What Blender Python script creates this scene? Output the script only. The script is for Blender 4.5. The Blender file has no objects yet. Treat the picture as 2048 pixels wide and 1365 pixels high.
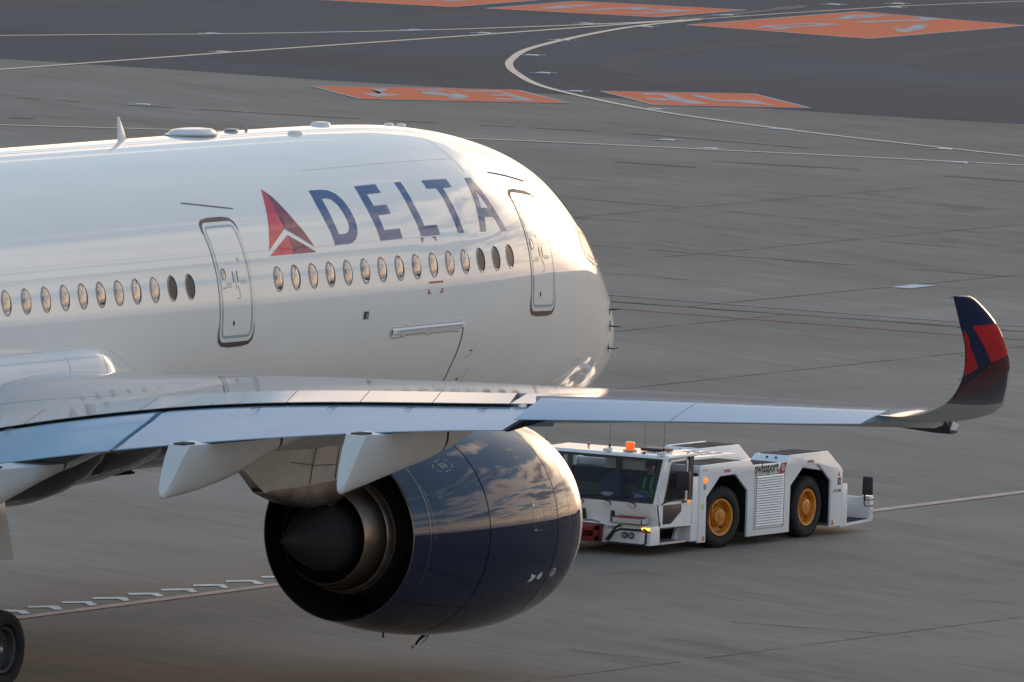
import bpy, bmesh, math, random
import numpy as np
from mathutils import Vector, Matrix
from mathutils.bvhtree import BVHTree
from mathutils.geometry import tessellate_polygon
random.seed(7)
SC = bpy.context.scene
R = math.radians

# ------------------------------------------------------------------ camera
# world frame: the aircraft's nose tip is the origin, +X ahead of it, -Y its right side, +Z up, metres
cam = bpy.data.objects.new('camera', bpy.data.cameras.new('camera'))
SC.collection.objects.link(cam); SC.camera = cam
CY, CP, CR = R(29.48665), R(-4.36137), R(2.11327)
d = Vector((math.cos(CY)*math.cos(CP), math.sin(CY)*math.cos(CP), math.sin(CP)))
r0 = Vector((math.sin(CY), -math.cos(CY), 0)); u0 = r0.cross(d)
rr = r0*math.cos(CR)+u0*math.sin(CR); uu = u0*math.cos(CR)-r0*math.sin(CR)
M = Matrix((rr, uu, -d)).transposed().to_4x4(); M.translation = Vector((-318.74418, -178.55076, 31.94414))
cam.matrix_world = M
cam.data.sensor_width = 36.0; cam.data.sensor_fit = 'HORIZONTAL'
cam.data.lens = 38177.409/2048*36
cam.data.clip_start = 1.0; cam.data.clip_end = 20000

# ------------------------------------------------------------------ sky, sun, exposure
SUN_AZ, SUN_EL = R(4), R(11)          # azimuth from +X towards +Y
SV = Vector((math.cos(SUN_AZ)*math.cos(SUN_EL), math.sin(SUN_AZ)*math.cos(SUN_EL), math.sin(SUN_EL)))
W = bpy.data.worlds.new('World'); SC.world = W; W.use_nodes = True
nt = W.node_tree; nt.nodes.clear()
def nd(nt, t, **k):
    n = nt.nodes.new(t)
    for a, b in k.items():
        if a == 'inp':
            for i, v in b.items(): n.inputs[i].default_value = v
        else: setattr(n, a, b)
    return n
def mth(nt, op, a, b=None, c=None, clamp=False):
    n = nt.nodes.new('ShaderNodeMath'); n.operation = op; n.use_clamp = clamp
    for i, v in enumerate((a, b, c)):
        if v is None: continue
        if isinstance(v, (int, float)): n.inputs[i].default_value = v
        else: nt.links.new(v, n.inputs[i])
    return n.outputs[0]
def mixc(nt, f, a, b, mode='MIX'):
    n = nt.nodes.new('ShaderNodeMix'); n.data_type = 'RGBA'; n.blend_type = mode
    for i, v in ((0, f), (6, a), (7, b)):
        if isinstance(v, (int, float)): n.inputs[i].default_value = v
        elif isinstance(v, tuple): n.inputs[i].default_value = v if len(v) == 4 else v+(1,)
        else: nt.links.new(v, n.inputs[i])
    return n.outputs[2]
def ramp(nt, fac, stops, interp='LINEAR'):
    n = nt.nodes.new('ShaderNodeValToRGB'); n.color_ramp.interpolation = interp
    e = n.color_ramp.elements
    while len(e) < len(stops): e.new(.5)
    for i, (p, c) in enumerate(stops):
        e[i].position = p; e[i].color = (c, c, c, 1) if isinstance(c, (int, float)) else tuple(c)+(1,)
    nt.links.new(fac, n.inputs[0]); return n.outputs[0]
def sep(nt, v):
    n = nt.nodes.new('ShaderNodeSeparateXYZ'); nt.links.new(v, n.inputs[0]); return n.outputs
def comb(nt, x, y, z):
    n = nt.nodes.new('ShaderNodeCombineXYZ')
    for i, v in enumerate((x, y, z)):
        if isinstance(v, (int, float)): n.inputs[i].default_value = v
        else: nt.links.new(v, n.inputs[i])
    return n.outputs[0]
def noise(nt, vec, scale, detail=4, rough=.55, dist=0.0):
    n = nt.nodes.new('ShaderNodeTexNoise'); n.inputs['Scale'].default_value = scale
    n.inputs['Detail'].default_value = detail; n.inputs['Roughness'].default_value = rough
    n.inputs['Distortion'].default_value = dist
    nt.links.new(vec, n.inputs['Vector']); return n.outputs[0]
tc = nd(nt, 'ShaderNodeTexCoord')
sky = nd(nt, 'ShaderNodeTexSky'); sky.sky_type = 'NISHITA'; sky.sun_disc = False
sky.sun_elevation = SUN_EL; sky.sun_rotation = math.pi/2-SUN_AZ
sky.air_density = 1.0; sky.dust_density = 1.2; sky.ozone_density = 1.5
dx, dy, dz = sep(nt, tc.outputs['Generated'])
zz = mth(nt, 'MAXIMUM', dz, 0.0)
den = mth(nt, 'ADD', zz, 0.10)
px = mth(nt, 'DIVIDE', dx, den); py = mth(nt, 'DIVIDE', dy, den)
cv = comb(nt, px, py, 0.0)
n1 = noise(nt, cv, 1.35, 10, .60, .5)
n2 = noise(nt, cv, 0.45, 3, .5)
# closeness to the low sun
sd = mth(nt, 'ADD', mth(nt, 'ADD', mth(nt, 'MULTIPLY', dx, SV.x), mth(nt, 'MULTIPLY', dy, SV.y)), mth(nt, 'MULTIPLY', dz, SV.z))
sd = mth(nt, 'MAXIMUM', sd, 0.0)
near = mth(nt, 'POWER', sd, 4.5); glow = mth(nt, 'POWER', sd, 60.0)
hi_ = ramp(nt, dz, [(.26, 0.0), (.62, 1.0)])
dens = mth(nt, 'ADD', mth(nt, 'ADD', mth(nt, 'MULTIPLY', n1, .75), mth(nt, 'MULTIPLY', n2, .35)), mth(nt, 'ADD', mth(nt, 'MULTIPLY', near, .035), mth(nt, 'MULTIPLY', hi_, -.15)))
mask = ramp(nt, dens, [(0.515, 0.0), (0.62, 1.0)])
core = ramp(nt, dens, [(0.565, 0.0), (0.66, 1.0)])
low = ramp(nt, dz, [(0.0, 1.0), (0.32, 0.0)], 'EASE')
edgec = mixc(nt, low, (.80, .82, .88), (1.7, 1.25, .92))
edgec = mixc(nt, near, edgec, (4.2, 2.9, 1.85))
corec = mixc(nt, near, (.28, .31, .40), (.50, .44, .46))
cloud = mixc(nt, core, edgec, corec)
skyc = nd(nt, 'ShaderNodeVectorMath', operation='SCALE', inp={3: 0.06})
nt.links.new(sky.outputs[0], skyc.inputs[0])
base = mixc(nt, 1.0, skyc.outputs[0], (.150, .235, .335), 'ADD')
c1 = mixc(nt, mth(nt, 'MULTIPLY', mask, .85), base, cloud)
hz = ramp(nt, dz, [(0.0, 1.0), (0.045, .85), (0.16, 0.0)], 'EASE')
hn = ramp(nt, noise(nt, comb(nt, mth(nt, 'MULTIPLY', dx, 2.0), mth(nt, 'MULTIPLY', dy, 2.0), mth(nt, 'MULTIPLY', dz, 22.0)), 2.2, 6, .6), [(.38, .25), (.60, 1.0)])
hcol = mixc(nt, mth(nt, 'POWER', sd, 6.0), (1.35, .98, .70), (3.0, 1.9, 1.1))
c2 = mixc(nt, mth(nt, 'MULTIPLY', hz, hn), c1, hcol)
c3 = mixc(nt, mth(nt, 'MULTIPLY', mth(nt, 'MULTIPLY', glow, .8), ramp(nt, n1, [(.40, .15), (.58, 1.0)])), c2, (5.5, 3.8, 2.3))
strip = ramp(nt, mth(nt, 'ADD', dz, mth(nt, 'MULTIPLY', mth(nt, 'SUBTRACT', n1, .5), .05)), [(0.0, 1.0), (.012, .85), (.05, 0.0)], 'EASE')
c3 = mixc(nt, mth(nt, 'MULTIPLY', strip, .85), c3, mixc(nt, mth(nt, 'POWER', sd, 8.0), (.30, .29, .36), (1.5, .95, .70)))
below = ramp(nt, mth(nt, 'ADD', mth(nt, 'MULTIPLY', dz, 50.0), .5), [(.35, 0.0), (.5, 1.0)])
c4 = mixc(nt, below, (.11, .11, .115), c3)
bg = nd(nt, 'ShaderNodeBackground', inp={1: .82}); nt.links.new(c4, bg.inputs[0])
ow = nd(nt, 'ShaderNodeOutputWorld'); nt.links.new(bg.outputs[0], ow.inputs[0])

sl = bpy.data.lights.new('sun', 'SUN'); sl.energy = 0.8; sl.angle = R(30); sl.color = (1.0, .76, .54)
so = bpy.data.objects.new('sun', sl); SC.collection.objects.link(so)
so.rotation_euler = SV.to_track_quat('Z', 'Y').to_euler()
so.location = (0, 0, 60)
# the sun stands behind thin cloud: its disc fades out towards the rim
sl.use_nodes = True; lt = sl.node_tree; le_ = lt.nodes['Emission']
gi = nd(lt, 'ShaderNodeNewGeometry'); dp = nd(lt, 'ShaderNodeVectorMath', operation='DOT_PRODUCT', inp={1: tuple(SV)})
lt.links.new(gi.outputs['Incoming'], dp.inputs[0])
ab = mth(lt, 'ABSOLUTE', dp.outputs['Value'])
fo = nd(lt, 'ShaderNodeMapRange', interpolation_type='SMOOTHERSTEP', inp={1: math.cos(R(14.5)), 2: 1.0, 3: 0.0, 4: 0.8}); lt.links.new(ab, fo.inputs[0]); lt.links.new(fo.outputs[0], le_.inputs[1])

vs = SC.view_settings
vs.view_transform = 'Standard'; vs.look = 'None'; vs.exposure = 0.76; vs.gamma = 1.0; vs.use_curve_mapping = False
SC.render.engine = 'CYCLES'

# ------------------------------------------------------------------ helpers
def link(o, parent=None):
    SC.collection.objects.link(o)
    if parent is not None: o.parent = parent
    return o
def mesh_obj(name, verts, faces, m, parent=None, smooth=True, loc=None):
    me = bpy.data.meshes.new(name)
    me.from_pydata([tuple(v) for v in verts], [], [tuple(f) for f in faces])
    me.update()
    if smooth: me.polygons.foreach_set('use_smooth', [True]*len(me.polygons))
    if m is not None: me.materials.append(m)
    o = bpy.data.objects.new(name, me)
    if loc is not None: o.location = loc
    return link(o, parent)
def empty(name, loc, label=None, cat=None, group=None, rz=0):
    o = bpy.data.objects.new(name, None); o.empty_display_size = .3; o.location = loc; o.rotation_euler = (0, 0, rz)
    link(o); tag(o, label, cat, group); return o
def tag(o, label=None, cat=None, group=None, kind=None):
    if label: o['label'] = label
    if cat: o['category'] = cat
    if group: o['group'] = group
    if kind: o['kind'] = kind
    return o
class G:
    """collects simple solids into one mesh"""
    def __init__(s): s.v = []; s.f = []
    def add(s, v, f):
        n = len(s.v); s.v += [tuple(x) for x in v]; s.f += [tuple(i+n for i in q) for q in f]; return s
    def box(s, x0, x1, y0, y1, z0, z1):
        v = [(x, y, z) for x in (x0, x1) for y in (y0, y1) for z in (z0, z1)]
        return s.add(v, [(0, 1, 3, 2), (4, 6, 7, 5), (0, 4, 5, 1), (2, 3, 7, 6), (0, 2, 6, 4), (1, 5, 7, 3)])
    def prism(s, poly, y0, y1, axis='y'):
        n = len(poly)
        if axis == 'y': v = [(a, y0, b) for a, b in poly]+[(a, y1, b) for a, b in poly]
        elif axis == 'x': v = [(y0, a, b) for a, b in poly]+[(y1, a, b) for a, b in poly]
        else: v = [(a, b, y0) for a, b in poly]+[(a, b, y1) for a, b in poly]
        tri = tessellate_polygon([[Vector((a, b, 0)) for a, b in poly]])
        f = [tuple(t) for t in tri]+[tuple(n+i for i in reversed(t)) for t in tri]
        f += [(i, (i+1) % n, (i+1) % n+n, i+n) for i in range(n)]
        return s.add(v, f)
    def tube(s, pts, r, n=10, caps=True):
        pts = [Vector(q) for q in pts]; rs = r if isinstance(r, (list, tuple)) else [r]*len(pts)
        v = []; f = []; k = len(s.v)
        ref = Vector((0, 0, 1))
        for i, q in enumerate(pts):
            t = (pts[min(i+1, len(pts)-1)]-pts[max(i-1, 0)]).normalized()
            if abs(t.dot(ref)) > .95: ref = Vector((1, 0, 0)) if abs(t.x) < .9 else Vector((0, 1, 0))
            a = t.cross(ref).normalized(); b = t.cross(a)
            for j in range(n):
                w = 2*math.pi*j/n; v.append(q+a*math.cos(w)*rs[i]+b*math.sin(w)*rs[i])
        for i in range(len(pts)-1):
            for j in range(n): f.append((i*n+j, i*n+(j+1) % n, (i+1)*n+(j+1) % n, (i+1)*n+j))
        if caps: f.append(tuple(range(n))); f.append(tuple((len(pts)-1)*n+j for j in reversed(range(n))))
        return s.add(v, f)
    def lathe(s, prof, c=(0, 0, 0), axis='x', n=48, close=False):
        """prof: (distance along axis, radius)"""
        v = []; f = []; m = len(prof)
        for j in range(n):
            w = 2*math.pi*j/n; ca, sa = math.cos(w), math.sin(w)
            for (x, r) in prof:
                q = (x, r*sa, r*ca) if axis == 'x' else ((r*sa, x, r*ca) if axis == 'y' else (r*ca, r*sa, x))
                v.append((c[0]+q[0], c[1]+q[1], c[2]+q[2]))
        for j in range(n):
            for i in range(m-1):
                a = j*m+i; b = ((j+1) % n)*m+i; f.append((a, a+1, b+1, b))
        return s.add(v, f)
    def loft(s, rings, caps=True, closed=True):
        n = len(rings[0]); v = [p for r_ in rings for p in r_]; f = []
        for i in range(len(rings)-1):
            for j in range(n if closed else n-1):
                f.append((i*n+j, i*n+(j+1) % n, (i+1)*n+(j+1) % n, (i+1)*n+j))
        if caps: f.append(tuple(range(n))); f.append(tuple((len(rings)-1)*n+j for j in reversed(range(n))))
        return s.add(v, f)
    def out(s, name, m, parent=None, smooth=False, bevel=0.0, loc=None, fix=True):
        o = mesh_obj(name, s.v, s.f, m, parent, smooth, loc)
        if fix:
            bm = bmesh.new(); bm.from_mesh(o.data); bmesh.ops.remove_doubles(bm, verts=bm.verts, dist=1e-5)
            bmesh.ops.recalc_face_normals(bm, faces=bm.faces)
            if bevel:
                es = [e for e in bm.edges if len(e.link_faces) == 2 and e.calc_face_angle(0) > .5]
                bmesh.ops.bevel(bm, geom=es, offset=bevel, segments=2, affect='EDGES', profile=.6)
                for fc in bm.faces: fc.smooth = True
            bm.to_mesh(o.data); bm.free()
            if smooth or bevel:
                try: o.data.set_sharp_from_angle(angle=R(38))
                except Exception: pass
        return o
def text_mesh(body, size, m, name, parent=None, bold=0.0, sx=1.0, shear=0.0):
    """lettering as a mesh lying in its own XY plane, origin at the left of the baseline"""
    cu = bpy.data.curves.new(name, 'FONT'); cu.body = body; cu.size = size; cu.offset = bold; cu.shear = shear; cu.resolution_u = 3
    t = bpy.data.objects.new(name, cu); SC.collection.objects.link(t)
    dg = bpy.context.evaluated_depsgraph_get(); dg.update()
    me = bpy.data.meshes.new_from_object(t.evaluated_get(dg))
    SC.collection.objects.unlink(t); bpy.data.objects.remove(t)
    me.materials.clear(); me.materials.append(m)
    for v in me.vertices: v.co.x *= sx
    o = bpy.data.objects.new(name, me); return link(o, parent)

# ------------------------------------------------------------------ materials
def mat(name, col, rough=.5, metal=0.0, coat=0.0, coat_rough=.03, ior=1.5, coat_ior=1.5, var=0.0, vscale=3.0, bump=0.0, bscale=2.0, emit=None, es=0.0, vcol=None, spec=None, stretch=(1, 1, 1)):
    m = bpy.data.materials.new(name); m.use_nodes = True; t = m.node_tree
    b = t.nodes['Principled BSDF']
    b.inputs['Base Color'].default_value = tuple(col)+(1,); b.inputs['Roughness'].default_value = rough
    b.inputs['Metallic'].default_value = metal; b.inputs['Coat Weight'].default_value = coat
    b.inputs['Coat Roughness'].default_value = coat_rough; b.inputs['IOR'].default_value = ior; b.inputs['Coat IOR'].default_value = coat_ior
    if coat >= .8: b.inputs['Specular IOR Level'].default_value = 0.0
    if emit: b.inputs['Emission Color'].default_value = tuple(emit)+(1,); b.inputs['Emission Strength'].default_value = es
    if var or bump:
        c = nd(t, 'ShaderNodeTexCoord'); mp = nd(t, 'ShaderNodeMapping'); mp.inputs['Scale'].default_value = stretch
        t.links.new(c.outputs['Object'], mp.inputs[0]); vec = mp.outputs[0]
    if var:
        n = noise(t, vec, vscale, 6, .6)
        dk = vcol or tuple(x*(1-var) for x in col)
        f = ramp(t, n, [(.32, 0.0), (.68, 1.0)])
        t.links.new(mixc(t, f, tuple(dk), tuple(col)), b.inputs['Base Color'])
        t.links.new(mth(t, 'ADD', mth(t, 'MULTIPLY', n, -.18), rough+.10, clamp=True), b.inputs['Roughness'])
    if bump:
        n = noise(t, vec, bscale, 3, .5)
        bp = nd(t, 'ShaderNodeBump', inp={'Strength': 1.0, 'Distance': bump}); t.links.new(n, bp.inputs['Height'])
        t.links.new(bp.outputs[0], b.inputs['Normal'])
        if coat: t.links.new(bp.outputs[0], b.inputs['Coat Normal'])
    return m
MW = mat('white_aircraft_paint', (.90, .86, .785), .38, coat=1.0, coat_rough=.022, coat_ior=1.46, var=.05, vscale=.9, bump=.0009, bscale=1.4, stretch=(.35, 1, 1))
MWP = mat('white_panel_paint', (.78, .77, .74), .4, coat=.8, coat_rough=.14, coat_ior=1.42, var=.06, vscale=2)
MNV = mat('navy_gloss_paint', (.002, .008, .032), .5, coat=1.0, coat_rough=.012, coat_ior=1.62, bump=.0005, bscale=1.2)
MNVL = mat('navy_lettering', (.008, .085, .235), .5, coat=1.0, coat_rough=.045, coat_ior=1.4)
MNVW = mat('navy_winglet_paint', (.008, .016, .055), .5, coat=.8, coat_rough=.2, coat_ior=1.3)
MRED = mat('red_emblem', (.66, .012, .05), .35, coat=1.0, coat_rough=.045, coat_ior=1.4)
MMAR = mat('maroon_emblem', (.20, .014, .06), .35, coat=1.0, coat_rough=.045, coat_ior=1.4)
MREDW = mat('red_winglet_paint', (.48, .012, .016), .5, coat=.8, coat_rough=.2, coat_ior=1.3)
MMARW = mat('maroon_winglet_paint', (.085, .010, .016), .5, coat=.8, coat_rough=.2, coat_ior=1.3)
MWG = mat('grey_wing_paint', (.50, .49, .48), .28, coat=.9, coat_rough=.05, coat_ior=1.5, var=.10, vscale=1.2, stretch=(1, .3, 1))
MFL = mat('sky_tinted_flap_paint', (.31, .465, .59), .5, coat=.8, coat_rough=.2, coat_ior=1.28, var=.07, vscale=1.5, stretch=(1, .25, 1))  # grey flaps; the sky's blue reflection is put into this base colour
MUN = mat('wing_underside_paint', (.58, .56, .52), .45, coat=.3, coat_rough=.2, var=.18, vscale=1.3)
MFG = mat('grey_fairing_paint', (.72, .71, .67), .38, coat=.6, coat_rough=.12, var=.10, vscale=1.8)
MPY = mat('pylon_paint', (.52, .47, .41), .48, coat=.2, coat_rough=.3, var=.22, vscale=2.4)
MHT = mat('heat_stained_metal', (.42, .33, .26), .38, metal=.75, var=.45, vscale=2.6, vcol=(.16, .12, .10))
MBR = mat('bronzed_titanium', (.42, .30, .22), .38, metal=1.0, var=.5, vscale=2.2, vcol=(.22, .17, .14))
MNVB = mat('navy_belly_paint', (.012, .014, .026), .6, coat=.8, coat_rough=.08, coat_ior=1.25)
MPL = mat('dark_exhaust_metal', (.022, .024, .026), .8, metal=.2, var=.3, vscale=5)
MDK = mat('black_duct', (.010, .010, .011), .75)
MGAP = mat('dark_gap', (.02, .02, .022), .8)
MSEAM = mat('panel_seam', (.22, .22, .21), .6)
MLIP = mat('bare_metal_lip', (.62, .60, .57), .30, metal=.6, coat=.3)
MTY = mat('tyre_rubber', (.018, .018, .018), .8, var=.3, vscale=9, bump=.003, bscale=30)
MMET = mat('brushed_steel', (.45, .45, .44), .35, metal=1.0, var=.2, vscale=10)
MGLS = mat('cabin_window_glass', (.045, .045, .05), .04, coat=1.0, coat_rough=.01, coat_ior=2.7)
MPLUG = mat('blanked_window_panel', (.060, .056, .054), .6, coat=.8, coat_rough=.3, coat_ior=1.25)
MFRM = mat('window_surround', (.23, .23, .225), .35, coat=.4)
MDG = mat('door_outline_paint', (.40, .46, .49), .3, coat=1.0, coat_rough=.04)
MBRN = mat('door_gap_seal', (.075, .055, .045), .6)  # brown of the crescents at the door's top and bottom gaps
MREDM = mat('red_marking', (.45, .02, .03), .5)
MGRN = mat('green_marking', (.03, .22, .14), .5)
MWHT = mat('white_edge_paint', (.88, .87, .84), .5)

# ------------------------------------------------------------------ ground
def ground_mat(name, ca, cb, cstain, stain_amt=.8, tint=(1.0, .95, .89)):
    m = bpy.data.materials.new(name); m.use_nodes = True; t = m.node_tree; b = t.nodes['Principled BSDF']
    c = nd(t, 'ShaderNodeTexCoord'); x, y, z = sep(t, c.outputs['Object'])
    al = mth(t, 'ADD', mth(t, 'MULTIPLY', x, -.47), mth(t, 'MULTIPLY', y, -.883))
    ac = mth(t, 'ADD', mth(t, 'MULTIPLY', x, .883), mth(t, 'MULTIPLY', y, -.47))
    st = noise(t, comb(t, mth(t, 'MULTIPLY', al, .05), mth(t, 'MULTIPLY', ac, .55), 0.0), 1.0, 8, .62, .6)
    st2 = noise(t, comb(t, mth(t, 'MULTIPLY', al, .16), mth(t, 'MULTIPLY', ac, 1.6), 3.0), 1.0, 6, .6, .5)
    st3 = noise(t, comb(t, mth(t, 'MULTIPLY', x, .035), mth(t, 'MULTIPLY', y, .3), 7.0), 1.0, 6, .6, .8)
    big = noise(t, comb(t, mth(t, 'MULTIPLY', x, .012), mth(t, 'MULTIPLY', y, .02), 0.0), 1.0, 3, .5)
    mid = noise(t, comb(t, x, y, 0.0), .22, 6, .62)
    fine = noise(t, comb(t, x, y, 0.0), 22.0, 5, .75)
    f = ramp(t, mth(t, 'ADD', mth(t, 'MULTIPLY', st, .6), mth(t, 'MULTIPLY', mid, .4)), [(.36, 0.0), (.64, 1.0)])
    col = mixc(t, f, ca, cb)
    stain = ramp(t, mth(t, 'ADD', mth(t, 'MULTIPLY', st, .62), mth(t, 'MULTIPLY', st2, .38)), [(.47, 0.0), (.60, 1.0)])
    zone = ramp(t, mth(t, 'ADD', mth(t, 'MULTIPLY', st3, .5), mth(t, 'MULTIPLY', big, .5)), [(.44, 0.15), (.58, 1.0)])
    col = mixc(t, mth(t, 'MULTIPLY', mth(t, 'MULTIPLY', stain, zone), stain_amt), col, cstain)
    pale = ramp(t, st2, [(.55, 0.0), (.70, 1.0)])
    col = mixc(t, mth(t, 'MULTIPLY', pale, .32), col, tuple(min(1, q*1.5) for q in cb))
    band = noise(t, comb(t, mth(t, 'MULTIPLY', x, .075), mth(t, 'MULTIPLY', y, .012), 2.0), 1.0, 5, .62, .3)
    col = mixc(t, 1.0, col, ramp(t, band, [(.30, .80), (.70, 1.20)]), 'MULTIPLY')
    warm = ramp(t, big, [(.40, 0.0), (.60, 1.0)])
    col = mixc(t, mth(t, 'MULTIPLY', warm, .6), col, tint, 'MULTIPLY')
    g = ramp(t, fine, [(.3, .84), (.7, 1.14)])
    col = mixc(t, 1.0, col, g, 'MULTIPLY')
    t.links.new(col, b.inputs['Base Color'])
    b.inputs['Roughness'].default_value = .78
    b.inputs['Specular IOR Level'].default_value = .10
    bp = nd(t, 'ShaderNodeBump', inp={'Strength': .6, 'Distance': .004}); t.links.new(fine, bp.inputs['Height']); t.links.new(bp.outputs[0], b.inputs['Normal'])
    return m
MCON = ground_mat('apron_concrete', (.186, .163, .139), (.278, .247, .211), (.116, .102, .090))
MASP = ground_mat('taxiway_asphalt', (.046, .058, .072), (.063, .077, .094), (.034, .042, .052), .6, (1.0, 1.0, 1.0))
def paint_mat(name, col, wear=.45, under=(.17, .167, .16), sc=1.2):
    m = bpy.data.materials.new(name); m.use_nodes = True; t = m.node_tree; b = t.nodes['Principled BSDF']
    c = nd(t, 'ShaderNodeTexCoord'); n = noise(t, c.outputs['Object'], sc, 8, .72)
    n2 = noise(t, c.outputs['Object'], 9, 4, .7)
    f = ramp(t, mth(t, 'ADD', mth(t, 'MULTIPLY', n, .7), mth(t, 'MULTIPLY', n2, .3)), [(.40, 1.0), (.60, 0.0)])
    t.links.new(mixc(t, mth(t, 'MULTIPLY', f, wear), tuple(col), tuple(under)), b.inputs['Base Color']); b.inputs['Roughness'].default_value = .7; b.inputs['Specular IOR Level'].default_value = .1
    return m
MYEL = paint_mat('cream_line_paint', (.95, .70, .49), .12)
MYELF = paint_mat('faded_line_paint', (.42, .30, .21), .75)
MPNK = paint_mat('pinkish_guide_line_paint', (.66, .45, .36), .45, sc=2)
MORG = paint_mat('orange_panel_paint', (.82, .145, .045), .32, (.55, .18, .09), .5)
MPWH = paint_mat('worn_white_paint', (.46, .47, .48), .55, (.40, .22, .17), .8)
MPBR = paint_mat('bright_white_paint', (.62, .66, .72), .15)
MHOK = paint_mat('white_stroke_paint', (.90, .90, .90), .3, sc=4)
MRDL = paint_mat('red_line_paint', (.50, .12, .13), .4, sc=.8)
MGRL = paint_mat('grey_line_paint', (.33, .33, .33), .4, sc=.8)
MJNT = mat('joint_sealant', (.075, .071, .066), .85)
MCRK = mat('fresh_sealant', (.035, .035, .037), .8)
MSKD = mat('rubber_skid', (.10, .098, .096), .85)

def sheet(name, poly, z, m, n=1):
    o = mesh_obj(name, [(x, y, z) for x, y in poly], [tuple(range(len(poly)))], m, smooth=False)
    bm = bmesh.new(); bm.from_mesh(o.data); bmesh.ops.recalc_face_normals(bm, faces=bm.faces)
    if bm.faces[0].normal.z < 0: bmesh.ops.reverse_faces(bm, faces=bm.faces)
    bmesh.ops.triangulate(bm, faces=bm.faces); bm.to_mesh(o.data); bm.free()
    tag(o, kind='structure'); return o
def smooth_line(pts, k=6):
    pts = [Vector((a, b, 0)) for a, b in pts]
    if len(pts) < 3: return pts
    out = []
    for i in range(len(pts)-1):
        p0 = pts[max(i-1, 0)]; p1 = pts[i]; p2 = pts[i+1]; p3 = pts[min(i+2, len(pts)-1)]
        for j in range(k):
            t = j/k; out.append(.5*((2*p1)+(p2-p0)*t+(2*p0-5*p1+4*p2-p3)*t*t+(3*p1-p0-3*p2+p3)*t**3))
    out.append(pts[-1]); return out
def stripe(name, pts, w, z, m, curve=False, wob=0.0, parent=None, gaps=None):
    P = smooth_line(pts) if curve else None
    if P is None:
        P = []
        for (a, b), (c, e) in zip(pts[:-1], pts[1:]):
            L = math.hypot(c-a, e-b); n = max(1, int(L/(.5 if wob else 40)))
            P += [Vector((a+(c-a)*i/n, b+(e-b)*i/n, 0)) for i in range(n)]
        P.append(Vector(pts[-1]+(0,)))
    v = []; f = []
    for i, q in enumerate(P):
        t = (P[min(i+1, len(P)-1)]-P[max(i-1, 0)]).normalized(); s = Vector((-t.y, t.x, 0))
        ww = w*(.5+(random.uniform(-wob, wob) if wob else 0)); o_ = s*(random.uniform(-.25, .25)*wob*w if wob else 0)
        a = q+o_+s*ww; b = q+o_-s*ww; v += [(a.x, a.y, z), (b.x, b.y, z)]
    for i in range(len(P)-1):
        if gaps and random.random() < gaps: continue
        f.append((2*i+1, 2*i+3, 2*i+2, 2*i))
    o = mesh_obj(name, v, f, m, parent, smooth=False)
    if parent is None: tag(o, kind='structure')
    return o
sheet('ground', [(-900, -900), (4000, -900), (4000, 4000), (-900, 4000)], 0, MCON)
edge = [(119.9, 88), (119.9, 85.6), (120.5, 81.04), (120.7, 76.11), (121.4, 71.75), (121.9, 68.23), (122.0, 64.02), (122.4, 59.94), (123.25, 55.42), (124.5, 45), (127, 10), (135, -60), (300, -200), (600, 100), (600, 700), (300, 500), (160, 300), (122, 200), (119.9, 120)]
sheet('taxiway_asphalt', edge, .004, MASP)
# painted markings
LW = .30
stripe('taxi_line', [(101.06, 101.97), (128.51, 90.81), (134.94, 87.92), (141.99, 85.61), (147.85, 84.44), (151.77, 83.90), (155.15, 83.67)], .20, .012, MYEL, True)
stripe('taxi_line', [(77.57, 82.93), (115.84, 83.14), (128.61, 83.44), (141.85, 83.49), (151.73, 83.68), (155.15, 83.67)], .21, .0125, MYEL)
stripe('taxi_line', [(155.15, 83.67), (159.92, 83.63), (166.77, 83.47), (172.42, 82.66), (183.09, 80.35)], .22, .0120, MPNK)
stripe('taxi_line', [(154.94, 83.56), (150.11, 82.97), (144.61, 81.62), (138.23, 79.62), (133.84, 77.68), (131.06, 76.20), (128.21, 74.34), (124.38, 71.45), (121.11, 68.08), (118.35, 64.71), (116.33, 61.41), (114.54, 57.92), (113.14, 54.41), (111.62, 49.98), (109.72, 43.65)], .22, .013, MYEL, True)
stripe('taxi_line', [(85.60, 85.91), (95.75, 72.73), (100.47, 66.54), (103.90, 61.59), (106.43, 55.11), (108.77, 47.99), (111.92, 37.47)], .24, .012, MYEL, True)
stripe('faded_line', [(105.91, 80.66), (106.46, 77.46), (106.70, 73.82), (107.42, 69.67), (108.41, 65.40), (109.25, 62.57), (109.72, 59.88), (109.13, 54.85)], .20, .012, MYELF, True, gaps=.2)
stripe('edge_seam', [(99.65, 77.62), (100.51, 73.42), (102.76, 65.66), (104.58, 58.88)], .05, .008, MJNT)
stripe('grey_line', [(59.88, 38.89), (59.81, 32.99), (59.79, 28.56), (59.91, 24.02), (60.24, 19.78)], .13, .012, MGRL)
stripe('red_line', [(56.19, 37.52), (56.26, 30.88), (56.36, 27.57), (56.44, 23.55), (56.60, 18.76)], .11, .012, MRDL)
stripe('sealed_crack', [(58.06, 37.52), (58.10, 32.02), (58.22, 29.71), (58.39, 27.42), (58.65, 24.74), (58.60, 22.83), (58.79, 19.78)], .16, .010, MCRK, wob=.3)
gl = stripe('guide_line', [(-62.54, 0.30), (-21.35, 0.33), (-12.26, 0.60), (-10.13, 0.68), (13.92, 1.13), (34.44, 1.57), (83.17, 2.72)], .30, .012, MPNK)
sheet('white_marking_patch', [(67.93, 30.12), (69.23, 30.21), (69.41, 29.71), (67.98, 29.64)], .012, MPBR)
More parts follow.
